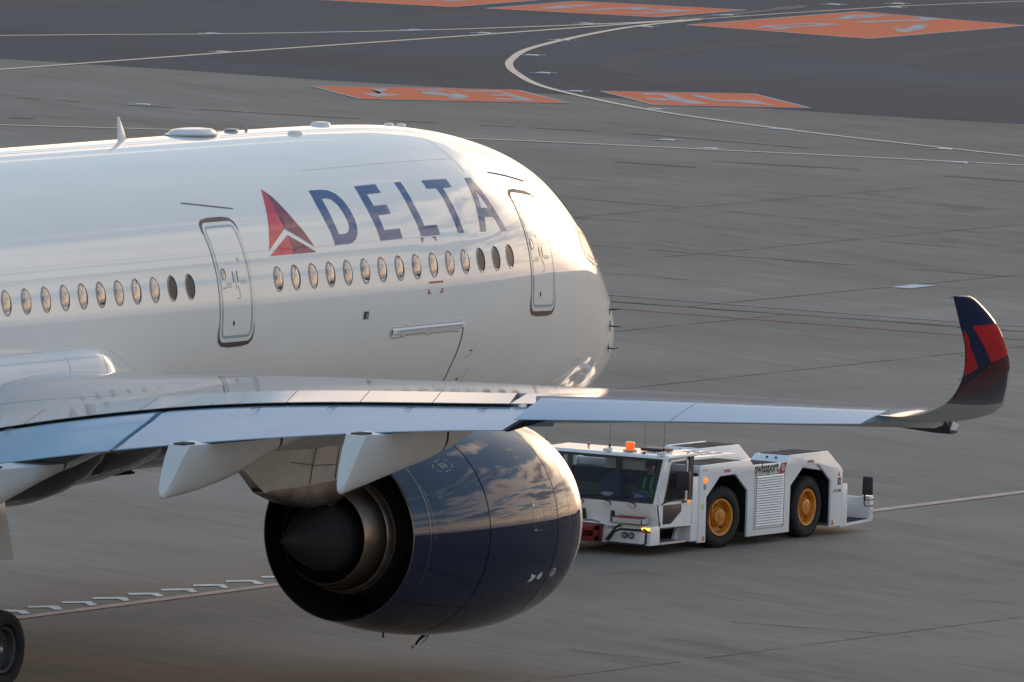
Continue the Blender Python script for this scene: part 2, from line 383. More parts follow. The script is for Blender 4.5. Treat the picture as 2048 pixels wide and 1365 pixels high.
for i in range(-1, 9):
    ox, oy = i*1.279, i*.040
    P = [(-18.19, 1.43), (-17.78, 1.22), (-17.68, 1.07), (-18.19, 0.63), (-18.41, 0.66), (-18.04, 1.00), (-18.45, 1.25)]
    sheet('stop_stroke', [(a+ox+random.uniform(-.05, .05), b+oy+.03+random.uniform(-.03, .03)) for a, b in P], .012, MHOK)
# joints between the concrete bays: (points, width)
for pts, w in [([(73.35, 44.67), (73.35, 38.00), (73.47, 33.95), (73.64, 30.66), (73.57, 29.34)], .10), ([(80.64, 49.69), (81.45, 43.11), (81.05, 38.09), (80.93, 33.27)], .07),
               ([(87.28, 53.00), (86.80, 46.08), (85.99, 41.38), (86.04, 35.41)], .06), ([(92.95, 56.27), (93.34, 49.73), (93.52, 45.50), (93.70, 40.08)], .05),
               ([(75.12, 46.02), (86.57, 46.02), (98.42, 46.02)], .05), ([(71.69, 38.16), (97.14, 38.17)], .05), ([(58.22, 30.19), (82.40, 30.18)], .08),
               ([(42.46, 27.46), (58.18, 27.57)], .07), ([(30.65, 19.43), (56.45, 19.68)], .06), ([(44.43, 18.93), (44.39, 17.28)], .05), ([(65.51, 38.89), (65.68, 36.46), (65.65, 33.13)], .05),
               ([(-30.80, -12.10), (-3.01, -11.96), (22.86, -11.73)], .045), ([(-9.97, -8.81), (-9.61, -11.84)], .05), ([(-9.76, -12.32), (-9.78, -12.56)], .05), ([(-17.50, -9.71), (-17.53, -12.02)], .04),
               ([(-2.04, -8.78), (-2.02, -11.25)], .04)]:
    stripe('pavement_joint', pts, w*.8, .006, MJNT, wob=.35, gaps=.03)
for pts, w in [([(103.12, 47.83), (103.23, 46.08), (103.34, 44.33)], .22), ([(102.35, 54.00), (102.62, 52.36), (103.17, 50.15)], .18), ([(99.72, 55.30), (99.83, 53.01)], .2), ([(102.71, 76.12), (102.70, 75.51)], .4), ([(99.53, 72.92), (99.63, 72.37)], .4), ([(164.03, 85.07), (160.17, 84.46), (154.36, 84.02)], .5)]:
    stripe('skid_mark', pts, w, .0135 if pts[0][0] > 150 else .009, MSKD, wob=.3)
# broad dark tyre arcs on the asphalt, right of the curve
MARC = paint_mat('rubber_darkened_asphalt', (.036, .043, .052), .5, (.060, .072, .086), .35)
stripe('tyre_track', [(176, 60), (160, 63.5), (148, 66.5), (143.5, 69.0), (145, 71.5), (153, 72.6), (168, 72.6)][::-1], .9, .0065, MARC, True)
stripe('tyre_track', [(176, 52), (150, 58), (137, 64), (131.5, 69.5), (133, 74), (142, 76.8), (160, 77.2)][::-1], .8, .0070, MARC, True)
stripe('tyre_track', [(100, 103), (128, 99), (160, 96)], 2.2, .0065, MARC, True); stripe('tyre_track', [(112, 92), (134, 89.6), (152, 88.4)], .9, .0068, MARC, True)
def boxmark(corners, glyphs):
    b = sheet('orange_direction_panel', corners, .009, MORG)
    n = len(corners)
    for i in range(n):
        stripe('panel_border', [corners[i], corners[(i+1) % n]], .13, .012, MPWH)
    for g in glyphs: sheet('panel_glyph', g, .0145, MPWH)
b4six = [(119.09, 72.35), (119.64, 72.48), (119.86, 72.35), (119.40, 71.60), (118.70, 70.89), (118.56, 70.40), (117.57, 69.86), (117.06, 69.77), (117.22, 70.06), (118.07, 70.41), (118.05, 70.82), (118.31, 71.39), (118.70, 71.73)]
boxmark([(118.09, 74.88), (122.15, 70.89), (118.62, 67.30), (114.71, 71.37)],
        [[(118.54, 73.35), (119.02, 73.01), (117.05, 72.17), (116.86, 72.64), (115.64, 71.44), (117.54, 71.62), (117.03, 71.90)],
         [(119.42, 72.55), (120.16, 72.12), (119.81, 71.50), (118.93, 70.75), (118.30, 70.13), (117.09, 69.75), (117.01, 70.16), (117.97, 70.50), (117.86, 70.94), (118.22, 71.56), (118.92, 71.99), (119.61, 71.93), (119.21, 71.56), (118.71, 71.00), (119.03, 70.94), (119.75, 71.56), (119.68, 72.06), (119.19, 72.30)],
         [(120.37, 71.60), (121.29, 70.96), (118.61, 68.25), (117.92, 69.10), (118.40, 69.38), (118.63, 68.91), (119.47, 69.60), (119.22, 70.02), (119.70, 70.30), (119.87, 69.89), (120.78, 70.70), (120.04, 71.25)]])
boxmark([(123.92, 69.33), (127.03, 66.40), (123.27, 62.62), (120.28, 65.62)],
        [[(123.41, 67.90), (124.21, 68.14), (124.63, 67.66), (123.22, 66.36), (121.96, 64.89), (121.47, 65.28), (122.41, 66.25), (121.90, 66.32), (122.01, 66.76), (122.59, 67.26), (122.79, 66.76), (122.64, 66.51), (123.90, 67.45)],
         [(125.09, 67.29), (124.98, 66.95), (123.78, 65.63), (124.69, 65.12), (123.26, 63.66), (123.17, 64.57), (123.46, 64.87), (123.25, 65.50), (124.26, 66.61)]])
boxmark([(152.26, 82.47), (163.04, 82.86), (162.06, 76.86), (151.81, 76.41)],
        [[(152.94, 80.70), (154.38, 81.07), (155.33, 80.94), (156.64, 81.00), (157.06, 80.14), (155.62, 80.00), (154.58, 80.19), (153.02, 79.89), (152.77, 80.17), (154.27, 80.48), (155.43, 80.31), (156.21, 80.43), (156.01, 80.73), (154.73, 80.75), (153.38, 80.48)],
         [(158.21, 81.70), (159.00, 81.42), (161.06, 82.11), (161.78, 81.96), (162.18, 81.34), (160.88, 81.19), (159.26, 81.13), (159.30, 81.31), (160.79, 81.44), (161.06, 81.71), (159.20, 81.22), (158.24, 81.38)],
         [(159.11, 78.87), (159.37, 78.57), (157.34, 77.66), (155.51, 77.21), (155.47, 77.46), (157.0, 78.47), (156.97, 78.0)],
         [(158.10, 80.44), (158.43, 80.07), (160.39, 79.80), (160.69, 79.60), (162.27, 79.64), (162.55, 80.51), (162.01, 80.56), (161.49, 79.88), (160.37, 80.20), (158.83, 80.50)]])
boxmark([(153.23, 89.59), (159.08, 89.90), (160.36, 85.05), (154.55, 84.77)],
        [[(154.55, 88.68), (156.51, 89.10), (158.48, 88.83), (156.41, 88.36), (155.01, 88.33)],
         [(154.78, 87.58), (156.93, 87.69), (158.11, 87.45), (158.46, 86.94), (156.90, 86.82), (157.23, 87.12), (156.92, 87.35), (155.38, 87.28)],
         [(156.37, 86.62), (158.16, 86.53), (158.67, 85.64), (155.63, 85.65), (155.31, 86.34), (156.11, 85.99), (157.44, 85.99), (157.41, 86.29)]])
boxmark([(151.89, 94.35), (155.91, 94.87), (158.82, 90.83), (152.82, 90.49)], [[(154.39, 92.65), (156.23, 92.66), (156.76, 91.85), (154.97, 91.78), (154.87, 92.07), (155.95, 92.14), (155.75, 92.42), (154.58, 92.36)]])

# inset taxiway lights, each with two short white strokes beside it
MLENS = mat('light_lens', (.55, .57, .62), .2)
def inset_light(i, x, y, label):
    t = empty('inset_light', (x, y, 0), label, 'ground light', 'inset taxiway lights')
    g = G(); g.lathe([(.014, 0.0001), (.030, .10), (.022, .17), (.006, .20)], axis='z', n=16); g.out('housing', MMET, t, smooth=True)
    for s in (-1, 1):
        q = G(); a = .26*s; q.box(a-.13, a+.13, .12*s-.05, .12*s+.05, .0142, .0172)
        o = q.out('white_stroke', MPBR, t); o.rotation_euler = (0, 0, R(-60))
LG = [(135.20, 88.01, 'small inset light on the upper cream line, left of the two there'), (142.32, 85.65, 'small inset light on the upper cream line, above the roof antenna domes'),
      (128.39, 83.67, 'inset light on the second cream line, nearest the left picture edge'), (143.10, 83.87, 'inset light on the second cream line, just left of where the curve starts'),
      (107.17, 73.56, 'inset light on the faded line above the shark fin antenna'), (149.94, 84.44, 'inset light under the long orange panel where the cream lines draw together'),
      (150.35, 82.75, 'inset light at the top of the curve just past the meeting cream lines'), (142.52, 81.03, 'inset light inside the upper arm of the cream curve'),
      (135.67, 78.11, 'upper of the two inset lights inside the bend of the cream curve'), (129.16, 74.06, 'lower of the two inset lights inside the bend of the cream curve'),
      (123.21, 69.71, 'inset light between the two lower orange panels, on the cream curve'), (118.82, 64.85, 'inset light on the cream curve below the small right orange panel'),
      (108.27, 58.56, 'inset light on the faded line right of the aircraft nose'), (114.94, 58.96, 'inset light on the long cream curve under the dark asphalt edge'),
      (112.20, 52.59, 'inset light on the long cream curve nearest the right picture edge'), (165.40, 84.94, 'inset light above the largest orange panel, off the reddish line'),
      (157.62, 84.19, 'inset light on the line between the long and the largest orange panels'), (166.06, 83.29, 'inset light just under the reddish line at upper right'),
      (167.69, 84.08, 'inset light just above the reddish line, furthest right'), (106.45, 56.29, 'inset light on the lowest cream line, right of the nose'),
      (107.96, 49.86, 'inset light on the lowest cream line near the right picture edge')]
for i, (x, y, l) in enumerate(LG): inset_light(i, x, y, l)


DEC = {"logo_a": [[-16.199, 43.58], [-16.363, 47.92], [-16.532, 53.07], [-16.706, 58.5], [-16.864, 63.12], [-17.02, 67.54], [-16.219, 60.22], [-16.21, 52.77], [-16.172, 47.14]], "logo_b": [[-16.199, 43.58], [-16.02, 47.29], [-15.886, 52.16], [-15.736, 57.36], [-15.557, 62.07], [-15.385, 67.54], [-16.204, 60.17], [-16.21, 52.77], [-16.172, 47.14]], "logo_c": [[-16.198, 62.61], [-17.054, 69.63], [-16.194, 69.64]], "logo_d": [[-16.198, 62.61], [-15.357, 69.64], [-16.194, 69.64]], "D": [[-14.602, 45.91], [-14.174, 45.95], [-13.937, 46.49], [-13.741, 48.24], [-13.634, 51.19], [-13.579, 54.9], [-13.577, 59.01], [-13.627, 62.36], [-13.698, 64.52], [-13.831, 66.46], [-13.967, 67.35], [-14.111, 67.65], [-14.612, 67.73], [-14.61, 64.01], [-14.654, 58.35], [-14.666, 52.4]], "Di": [[-14.351, 49.74], [-14.171, 49.66], [-14.022, 50.38], [-13.918, 52.5], [-13.868, 55.85], [-13.85, 59.07], [-13.878, 61.6], [-13.951, 62.93], [-14.064, 63.8], [-14.18, 64.03], [-14.361, 63.96], [-14.369, 58.61], [-14.366, 53.9]], "E": [[-12.912, 45.65], [-12.121, 45.43], [-12.124, 49.21], [-12.664, 49.36], [-12.668, 54.35], [-12.176, 54.18], [-12.186, 57.85], [-12.681, 58.12], [-12.674, 63.81], [-12.102, 63.7], [-12.11, 67.42], [-12.929, 67.55], [-12.928, 63.16], [-12.95, 57.72], [-12.954, 51.69]], "L": [[-11.389, 45.29], [-11.153, 45.22], [-11.167, 50.72], [-11.187, 56.54], [-11.157, 61.23], [-11.155, 63.44], [-10.669, 63.4], [-10.667, 67.09], [-11.39, 67.17], [-11.394, 62.72], [-11.423, 57.51], [-11.408, 51.12]], "T": [[-10.34, 45.19], [-9.369, 45.04], [-9.369, 48.75], [-9.745, 48.98], [-9.744, 53.72], [-9.738, 59.54], [-9.734, 64.37], [-9.725, 67.01], [-9.956, 66.98], [-9.956, 63.37], [-9.966, 58.2], [-9.953, 52.79], [-9.986, 48.95], [-10.355, 48.86]], "A": [[-8.593, 44.85], [-8.347, 44.76], [-8.265, 49.52], [-8.175, 54.64], [-8.078, 59.79], [-7.98, 63.59], [-7.875, 67.15], [-8.119, 67.12], [-8.205, 64.14], [-8.261, 61.59], [-8.666, 61.49], [-8.733, 63.99], [-8.806, 67.1], [-9.046, 67.03], [-8.93, 62.22], [-8.771, 54.86], [-8.667, 49.82]], "Ai": [[-8.487, 50.17], [-8.542, 53.67], [-8.647, 57.92], [-8.332, 57.92], [-8.385, 54.32]], "gut": [[-19.277, 46.79], [-17.646, 50.8], [-7.336, 41.38], [-5.725, 42.98]], "cargo_l": [[-12.727, 97.45], [-12.649, 97.13], [-12.134, 97.21], [-12.1, 98.15], [-11.633, 98.17], [-11.585, 97.24], [-10.853, 97.11], [-10.81, 98.07], [-10.354, 98.03], [-10.309, 97.0], [-10.024, 96.89]], "cargo_d": [[-12.752, 100.58], [-12.743, 101.64], [-12.686, 102.36], [-12.518, 102.52], [-12.304, 102.32], [-12.295, 100.87], [-12.296, 102.06], [-12.175, 102.58], [-12.149, 101.94], [-11.875, 101.92], [-11.563, 101.79], [-11.329, 101.79], [-11.26, 102.43], [-11.177, 102.43], [-11.174, 101.96], [-11.004, 101.55], [-10.836, 101.67], [-10.587, 101.71], [-10.339, 101.61], [-10.107, 102.06]], "win": [[-26.561, 77.72], [-25.878, 77.73], [-25.192, 77.77], [-24.531, 77.78], [-23.898, 77.72], [-23.265, 77.71], [-22.633, 77.73], [-22.006, 77.77], [-21.361, 77.82], [-20.732, 77.79], [-20.096, 77.74], [-16.918, 77.77], [-16.285, 77.81], [-15.65, 77.77], [-15.014, 77.74], [-14.379, 77.76], [-13.738, 77.77], [-13.103, 77.75], [-12.463, 77.69], [-11.827, 77.65], [-11.183, 77.67], [-10.548, 77.52], [-9.943, 77.41], [-9.299, 77.22], [-8.641, 77.04], [-8.009, 76.55]], "dff": [[-5.391, 55.46], [-5.552, 58.05], [-5.552, 59.03], [-5.606, 58.32], [-5.332, 56.42], [-5.448, 58.01], [-5.522, 60.26], [-5.302, 57.18], [-5.28, 58.13], [-5.51, 61.52]], "arc": [[-5.192, 57.25], [-5.172, 58.87], [-5.19, 60.72], [-5.244, 62.45], [-5.337, 63.9], [-5.428, 64.56], [-5.499, 64.49]], "dots": [[-5.573, 52.55], [-5.563, 53.22], [-5.569, 53.83], [-5.445, 52.06], [-5.383, 51.37], [-5.339, 51.96], [-5.665, 54.64], [-5.652, 55.28], [-5.701, 56.71], [-5.7, 57.31], [-5.699, 59.14], [-5.706, 59.99], [-5.683, 61.27], [-5.713, 62.34]], "pan": [[-9.19, 107.06], [-9.19, 110.47], [-9.341, 110.73], [-9.324, 109.14], [-9.367, 120.63]], "seal": [[-26.815, 95.18], [-25.078, 95.25], [-23.239, 95.23], [-22.549, 100.05], [-21.696, 106.23]], "cargo": [[-12.721, 100.08], [-9.991, 99.63], [-9.961, 100.43], [-9.936, 103.87], [-9.952, 106.8], [-9.967, 111.32], [-10.024, 114.82], [-9.983, 121.11]]}
NOSEQ = [[0.0, 0.5228, 0.7687, 1.0915, 1.48, 1.7843, 2.1148, 2.4062, 2.6716, 2.852, 2.94, 2.975, 2.98, 2.98], [-1.3246, -0.9691, -0.6127, 0.0458, 0.9583, 1.6844, 2.2673, 2.6042, 2.8427, 2.97, 3.018, 3.04, 3.045, 3.045], [-1.3246, -2.0664, -2.2836, -2.5487, -2.8518, -3.0108, -3.1152, -3.1629, -3.17, -3.145, -3.115, -3.075, -3.052, -3.045]]

# ------------------------------------------------------------------ the airliner
AIR = empty('airliner', (0, 0, 0), 'large white twin-engine airliner with navy engine and red winglet under tow', 'airliner')
ZC = 5.6526
NQ = np.array(NOSEQ)
XN = np.array([0, .12, .4, 1, 2, 3, 4.2, 5.5, 7, 8.5, 10, 12, 14, 17.])
def pch(xs, ys, x):
    h = np.diff(xs); m = np.diff(ys)/h; dd = np.zeros_like(ys)
    for i in range(1, len(xs)-1):
        if m[i-1]*m[i] > 0:
            w1 = 2*h[i]+h[i-1]; w2 = h[i]+2*h[i-1]; dd[i] = (w1+w2)/(w1/m[i-1]+w2/m[i])
    dd[0] = m[0]; dd[-1] = 0
    i = min(max(int(np.searchsorted(xs, x, side='right'))-1, 0), len(xs)-2); t = (x-xs[i])/h[i]
    return (2*t**3-3*t*t+1)*ys[i]+(t**3-2*t*t+t)*h[i]*dd[i]+(-2*t**3+3*t*t)*ys[i+1]+(t**3-t*t)*h[i]*dd[i+1]
SN = np.sqrt(XN)
def sect(Xa):
    s = math.sqrt(min(max(Xa, 0), 17)); w, t, b = (float(pch(SN, NQ[k], s)) for k in range(3))
    zm = (t+b)/2*min(max((12-Xa)/12, 0), 1)
    if Xa > 44:   # tail taper, outside the picture
        k = min((Xa-44)/22.8, 1); w *= 1-k**1.5*.93; b = b+(t-b)*.78*k**1.3; zm = (t+b)/2*k
    return w, t, b, zm
def fus(X, a, off=0.0):
    """point on the fuselage skin: X in metres (negative aft of the nose), a in degrees from the crown towards the right side"""
    w, t, b, zm = sect(-X); c = math.cos(R(a)); s = math.sin(R(a))
    pt = Vector((X, -w*s, ZC+zm+((t-zm)*c if c > 0 else (zm-b)*c)))
    if off:
        e = .02
        q1 = fus(X-e, a)-fus(X+e if X+e < 0 else X, a); q2 = fus(X, a+.5)-fus(X, a-.5)
        n = q1.cross(q2)
        if n.length > 1e-9:
            n.normalize()
            if n.dot(Vector((0, -s, c))) < 0: n = -n
            pt = pt+n*off
    return pt
Xs = [-(t*t) for t in np.linspace(0.02, 1.25, 22)]+list(np.linspace(-1.75, -17, 62))+list(np.linspace(-17.6, -44, 45))+list(np.linspace(-45, -66.6, 20))
NA = 120
rings = [[fus(x, 360*j/NA) for j in range(NA)] for x in Xs]
g = G(); g.loft(rings, caps=True); fu = g.out('fuselage', MW, AIR, smooth=True)
fu.data.materials.append(MNVB)
# navy belly starts behind the wing root; material by face, edge follows the mesh rings
for pl in fu.data.polygons:
    c = pl.center
    if c.x < -16 and c.z < ZC-2.35: pl.material_index = 1

def fine(poly, holes=(), step=.22):
    """flat (X, a) outline -> dense triangles"""
    k = .052
    loops = [[Vector((x, a*k, 0)) for x, a in L] for L in [poly]+list(holes)]
    tri = tessellate_polygon(loops); pts = [q for L in loops for q in L]
    bm = bmesh.new(); vv = [bm.verts.new(q) for q in pts]
    for t in tri:
        try: bm.faces.new([vv[i] for i in t])
        except ValueError: pass
    for _ in range(6):
        es = [e for e in bm.edges if e.calc_length() > step]
        if not es: break
        bmesh.ops.subdivide_edges(bm, edges=es, cuts=1); bmesh.ops.triangulate(bm, faces=bm.faces)
    V = [(v.co.x, v.co.y/k) for v in bm.verts]; F = [tuple(v.index for v in f.verts) for f in bm.faces]
    bm.verts.index_update(); F = [tuple(v.index for v in f.verts) for f in bm.faces]; bm.free()
    return V, F
def decal(name, poly, m, holes=(), off=.006, parent=AIR, step=.22):
    V, F = fine(poly, holes, step); P = [fus(x, a, off) for x, a in V]
    o = mesh_obj(name, P, F, m, parent)
    # outward winding
    flips = 0
    for pl in o.data.polygons:
        if pl.normal.y > 0: flips += 1
    if flips > len(o.data.polygons)/2: o.data.flip_normals()
    return o
def fline(name, pts, w, m, off=.006, parent=AIR, closed=False, h=0.0, step=.12):
    """a narrow band along (X, a) points on the skin"""
    Q = []
    pp = pts+[pts[0]] if closed else pts
    for (x0, a0), (x1, a1) in zip(pp[:-1], pp[1:]):
        L = math.hypot(x1-x0, (a1-a0)*.052); n = max(1, int(L/step))
        Q += [(x0+(x1-x0)*i/n, a0+(a1-a0)*i/n) for i in range(n)]
    if not closed: Q.append(pp[-1])
    P = [fus(x, a, off) for x, a in Q]; N = [(fus(x, a, off+.1)-fus(x, a, off)).normalized() for x, a in Q]
    n = len(P); v = []; f = []
    for i in range(n):
        a_ = P[(i-1) % n] if closed else P[max(i-1, 0)]; b_ = P[(i+1) % n] if closed else P[min(i+1, n-1)]
        s = (b_-a_).cross(N[i]).normalized()*w*.5
        v += [P[i]-s, P[i]+s]
        if h: v += [P[i]-s*.6+N[i]*h, P[i]+s*.6+N[i]*h]
    k = 4 if h else 2
    for i in range(n if closed else n-1):
        j = (i+1) % n
        if h: f += [(k*i, k*i+2, k*j+2, k*j), (k*i+2, k*i+3, k*j+3, k*j+2), (k*i+3, k*i+1, k*j+1, k*j+3)]
        else: f.append((k*i, k*i+1, k*j+1, k*j))
    o = mesh_obj(name, v, f, m, parent, smooth=not h)
    bm = bmesh.new(); bm.from_mesh(o.data); bmesh.ops.recalc_face_normals(bm, faces=bm.faces)
    if sum(1 for fc in bm.faces if fc.normal.dot(N[0]) < 0) > len(bm.faces)*.5: bmesh.ops.reverse_faces(bm, faces=bm.faces)
    bm.to_mesh(o.data); bm.free(); return o
def rrect(x0, x1, a0, a1, rx, ra, n=6):
    P = []
    for cx, ca, s in ((x1-rx, a0+ra, -90), (x1-rx, a1-ra, 0), (x0+rx, a1-ra, 90), (x0+rx, a0+ra, 180)):
        for i in range(n+1):
            w = R(s+90*i/n); P.append((cx+rx*math.cos(w), ca+ra*math.sin(w)))
    return P
def ell(x, a, rx, ra, n=26, pw=1.0):
    return [(x+rx*math.copysign(abs(math.cos(2*math.pi*i/n))**pw, math.cos(2*math.pi*i/n)), a+ra*math.copysign(abs(math.sin(2*math.pi*i/n))**pw, math.sin(2*math.pi*i/n))) for i in range(n)]

# titles
A0, A1 = 46.95, 68.40
def am(f): return A0+(A1-A0)*f
dmid = .17
def T2(k): return [tuple(q) for q in DEC[k]]
decal('letter', T2('D'), MNVL, [T2('Di')]); decal('letter', T2('E'), MNVL); decal('letter', T2('L'), MNVL); decal('letter', T2('T'), MNVL); decal('letter', T2('A'), MNVL, [T2('Ai')])
em = decal('emblem', T2('logo_a'), MRED); decal('emblem_facet', T2('logo_b'), MMAR, parent=em); decal('emblem_facet', T2('logo_c'), MRED, parent=em); decal('emblem_facet', T2('logo_d'), MMAR, parent=em)

# cabin windows, each with its surround and pane
WIN = [q[0] for q in DEC['win']]; WA = 77.76
def ring_on_skin(name, x, a, r1, r2, m, parent, o1=.004, o2=.016):
    n = 28; V = []; F = []
    for (k, off) in ((1.0, .001), (.86, o2), (r2/r1, o2*.8), (r2/r1*.97, .003)):
        for i in range(n):
            w = 2*math.pi*i/n; V.append(fus(x+r1*k*math.cos(w), a+(r1*1.42)*k*math.sin(w)/.0525, off))
    for L in range(3):
        for i in range(n): F.append((L*n+i, L*n+(i+1) % n, (L+1)*n+(i+1) % n, (L+1)*n+i))
    o = mesh_obj(name, V, F, m, parent)
    if sum(1 for q in o.data.polygons if q.normal.y > 0) > len(o.data.polygons)/2: o.data.flip_normals()
    return o
def pane_on_skin(name, x, a, r, m, parent, off=.020, tilt=(0, 0), bow=0.0):
    n = 24; c = fus(x, a, off); V = [c+Vector((0, -bow, 0))]; F = []
    for k in (.5, 1.0):
        for i in range(n):
            w = 2*math.pi*i/n; q = fus(x+r*k*math.cos(w), a+r*1.42*k*math.sin(w)/.0525, off)
            q = q+Vector((0, tilt[0]*(q.x-c.x)+tilt[1]*(q.z-c.z)-bow*(1-k*k), 0)); V.append(q)
    for i in range(n):
        F.append((0, 1+i, 1+(i+1) % n)); F.append((1+i, 1+n+i, 1+n+(i+1) % n, 1+(i+1) % n))
    o = mesh_obj(name, V, F, m, parent)
    if sum(1 for q in o.data.polygons if q.normal.y > 0) > len(o.data.polygons)/2: o.data.flip_normals()
    return o
for i, x in enumerate(WIN):
    blank = i in (9, 10, 23, 24, 25); a = WA if i < 20 else DEC['win'][i][1]
    if blank:
        w = ring_on_skin('blanked_window', x, a, .172, .150, MFRM, AIR); tag(w, 'oval window blanked off with a dark plate')
        pane_on_skin('blanking_plate', x, a, .151, MPLUG, w, .006)
    else:
        w = ring_on_skin('cabin_window', x, a, .170, .147, MFRM, AIR)
        pane_on_skin('window_pane', x, a, .148, MGLS, w, .005, (random.uniform(-.03, .03), -.030+random.uniform(-.015, .015)), random.uniform(.007, .012))

# doors
def door(x0, x1, a0, a1, port, handle, mark, da):
    dr = decal('cabin_door', rrect(x0+.035, x1-.035, a0+.8, a1-.8, .17, 4.0), MW, off=.010, step=.16)
    fline('door_seam', rrect(x0+.025, x1-.025, a0+.6, a1-.6, .18, 4.2), .010, MSEAM, .006, dr, True)
    fline('door_outline', rrect(x0+.115, x1-.115, a0+2.6, a1-2.6, .12, 2.8), .050, MDG, .0135, dr, True)
    for (aa, sg) in ((a0, 1), (a1, -1)):
        pts = [(x0, aa+sg*(5.6 if sg > 0 else 7.0)), (x0, aa+sg*3.6), (x0+.05, aa+sg*1.4), (x0+.15, aa+sg*.2), (x0+.4, aa-sg*.2), (x1-.4, aa-sg*.2), (x1-.15, aa+sg*.2), (x1-.05, aa+sg*1.4), (x1, aa+sg*3.6), (x1, aa+sg*(5.6 if sg > 0 else 7.0))]
        wd = [.004, .016, .04, .05, .062, .062, .05, .04, .016, .004]
        v = []; f = []
        P = [fus(x, a, .009) for x, a in pts]
        Q = []
        for k in range(len(pts)):
            t = P[min(k+1, len(P)-1)]-P[max(k-1, 0)]; n = fus(*pts[k], .1)-P[k]; s = t.cross(n).normalized()*wd[k]*.5*1.5
            v += [P[k]-s, P[k]+s]
        for k in range(len(pts)-1): f.append((2*k, 2*k+1, 2*k+3, 2*k+2))
        o = mesh_obj('door_gap', v, f, MBRN, dr)
        if sum(1 for q in o.data.polygons if q.normal.y > 0) > len(o.data.polygons)/2: o.data.flip_normals()
    px, pa = port
    w = ring_on_skin('door_porthole', px, pa, .085, .070, MFRM, dr, o2=.022)
    pane_on_skin('porthole_pane', px, pa, .071, MGLS, dr, .013, (.02, .03), .006)
    hx = handle
    decal('door_handle', rrect(hx-.13, hx-.105, 74.6+da, 78.6+da, .008, .3), MGAP, off=.014, parent=dr)
    decal('door_handle', rrect(hx+.025, hx+.05, 74.6+da, 78.6+da, .008, .3), MGAP, off=.014, parent=dr)
    fline('handle_recess', [(hx-.055, 75.5+da), (hx-.045, 79.5+da), (hx-.03, 81+da)], .012, MSEAM, .013, dr)
    fline('handle_recess', [(hx+.0, 79.6+da), (hx+.05, 81+da), (hx+.06, 82.3+da), (hx+.055, 84+da), (hx-.06, 84.1+da)], .012, MSEAM, .013, dr)
    for k in range(4): fline('door_instruction', [(hx-.40, 78.6+da+k*.5), (hx-.20, 78.6+da+k*.5)], .008, MSEAM, .013, dr)
    for k in range(3): fline('door_instruction', [(hx+.10, 78.0+da+k*.5), (hx+.36, 78.0+da+k*.5)], .008, MSEAM, .013, dr)
    fline('door_warning', [(hx-.52, 80.2+da), (hx-.42, 80.2+da)], .018, MREDM, .013, dr)
    fline('green_arrow', [(mark-.03, 69.9+da), (mark-.03, 71.4+da), (mark+.03, 69.9+da), (mark+.03, 71.4+da)], .014, MGRN, .013, dr)
    pane_on_skin('drain_vent', hx-.21+.03, 92.5+da, .033, MGAP, dr, .014)
    return dr
door(-19.13, -17.85, 54.7, 98.9, (-18.88, 74.5), -18.43, -18.256, -.85)
door(-7.07, -5.72, 50.0, 97.6, (-6.87, 72.2), -6.42, -6.546, -1.6)
for q in (T2('gut')[:2], T2('gut')[2:]): fline('rain_gutter', q, .020, MSEAM, .0, AIR, h=.018)
# cargo door hinge fairing, seams and small marks
CM = lambda P: [(-12.735+(x+12.86)*.972, a-.28) for x, a in P]
hf = fline('cargo_hinge_fairing', [(-12.73, 100.02), (-9.98, 99.62)], .12, MWHT, .0, AIR, h=.045)
for k in range(40):
    x = -12.55+k*.0625; o = fline('hinge_slot', [(x, 99.40-k*.008), (x+.012, 100.30-k*.008)], .020, MSEAM, .050, hf)
fline('cargo_door_seam', [(-9.96, 100.5), (-9.94, 103.87), (-9.95, 106.8), (-9.97, 111.3), (-10.0, 114.8), (-10.0, 121.1), (-10.02, 128)], .030, MGAP, .006)
L = [(-12.86, 98.1), (-12.76, 97.42), (-12.28, 97.42), (-12.25, 98.34), (-11.777, 98.34), (-11.725, 97.44), (-10.962, 97.39), (-10.919, 98.34), (-10.431, 98.36), (-10.38, 97.35), (-10.06, 97.33)]
fline('hinge_cover_edge', CM(L), .026, MWHT, .006)
fline('hinge_seam', CM([(-12.84, 98.9), (-10.05, 98.7)]), .008, MSEAM, .005)
fline('hinge_seam', CM([(-12.865, 100.83), (-12.859, 101.88), (-12.807, 102.57), (-12.65, 102.69), (-12.446, 102.45), (-12.434, 101.03), (-12.438, 102.2), (-12.324, 102.68), (-12.297, 102.04), (-11.716, 101.87), (-11.477, 101.89), (-11.407, 102.51), (-11.321, 102.53), (-11.316, 102.0), (-10.427, 101.9), (-10.178, 102.3)]), .014, MSEAM, .006)
fline('access_panel_seam', [(-9.268, 107.4), (-9.279, 110.73), (-9.44, 110.96), (-9.46, 111.5), (-9.60, 112.2)], .010, MSEAM, .006)
fline('access_panel_seam', [(-9.22, 116), (-9.30, 122)], .010, MSEAM, .006)
decal('drain_hole', rrect(-9.44, -9.37, 109.1, 109.7, .01, .1), MGAP); decal('drain_hole', rrect(-9.53, -9.45, 120.2, 120.9, .01, .1), MGAP)
vp = decal('vent_recess', rrect(-13.845, -13.68, 91.95, 94.45, .03, .4), MGAP)
fline('vent_frame', rrect(-13.855, -13.67, 91.85, 94.55, .03, .4), .016, MDG, .010, vp, True)
pane_on_skin('vent_valve', -13.755, 93.35, .035, MMET, vp, .016)
for x, a, s, v in ((-11.375, 67.75, 1, 1), (-10.93, 67.65, -1, 1), (-11.41, 87.8, 1, -1), (-10.955, 87.7, -1, -1)):
    decal('red_corner_mark', [(x-.055*s, a), (x+.055*s, a), (x+.055*s, a+.55*v), (x-.01*s, a+.55*v), (x-.01*s, a+1.6*v), (x-.055*s, a+1.6*v)], MREDM)
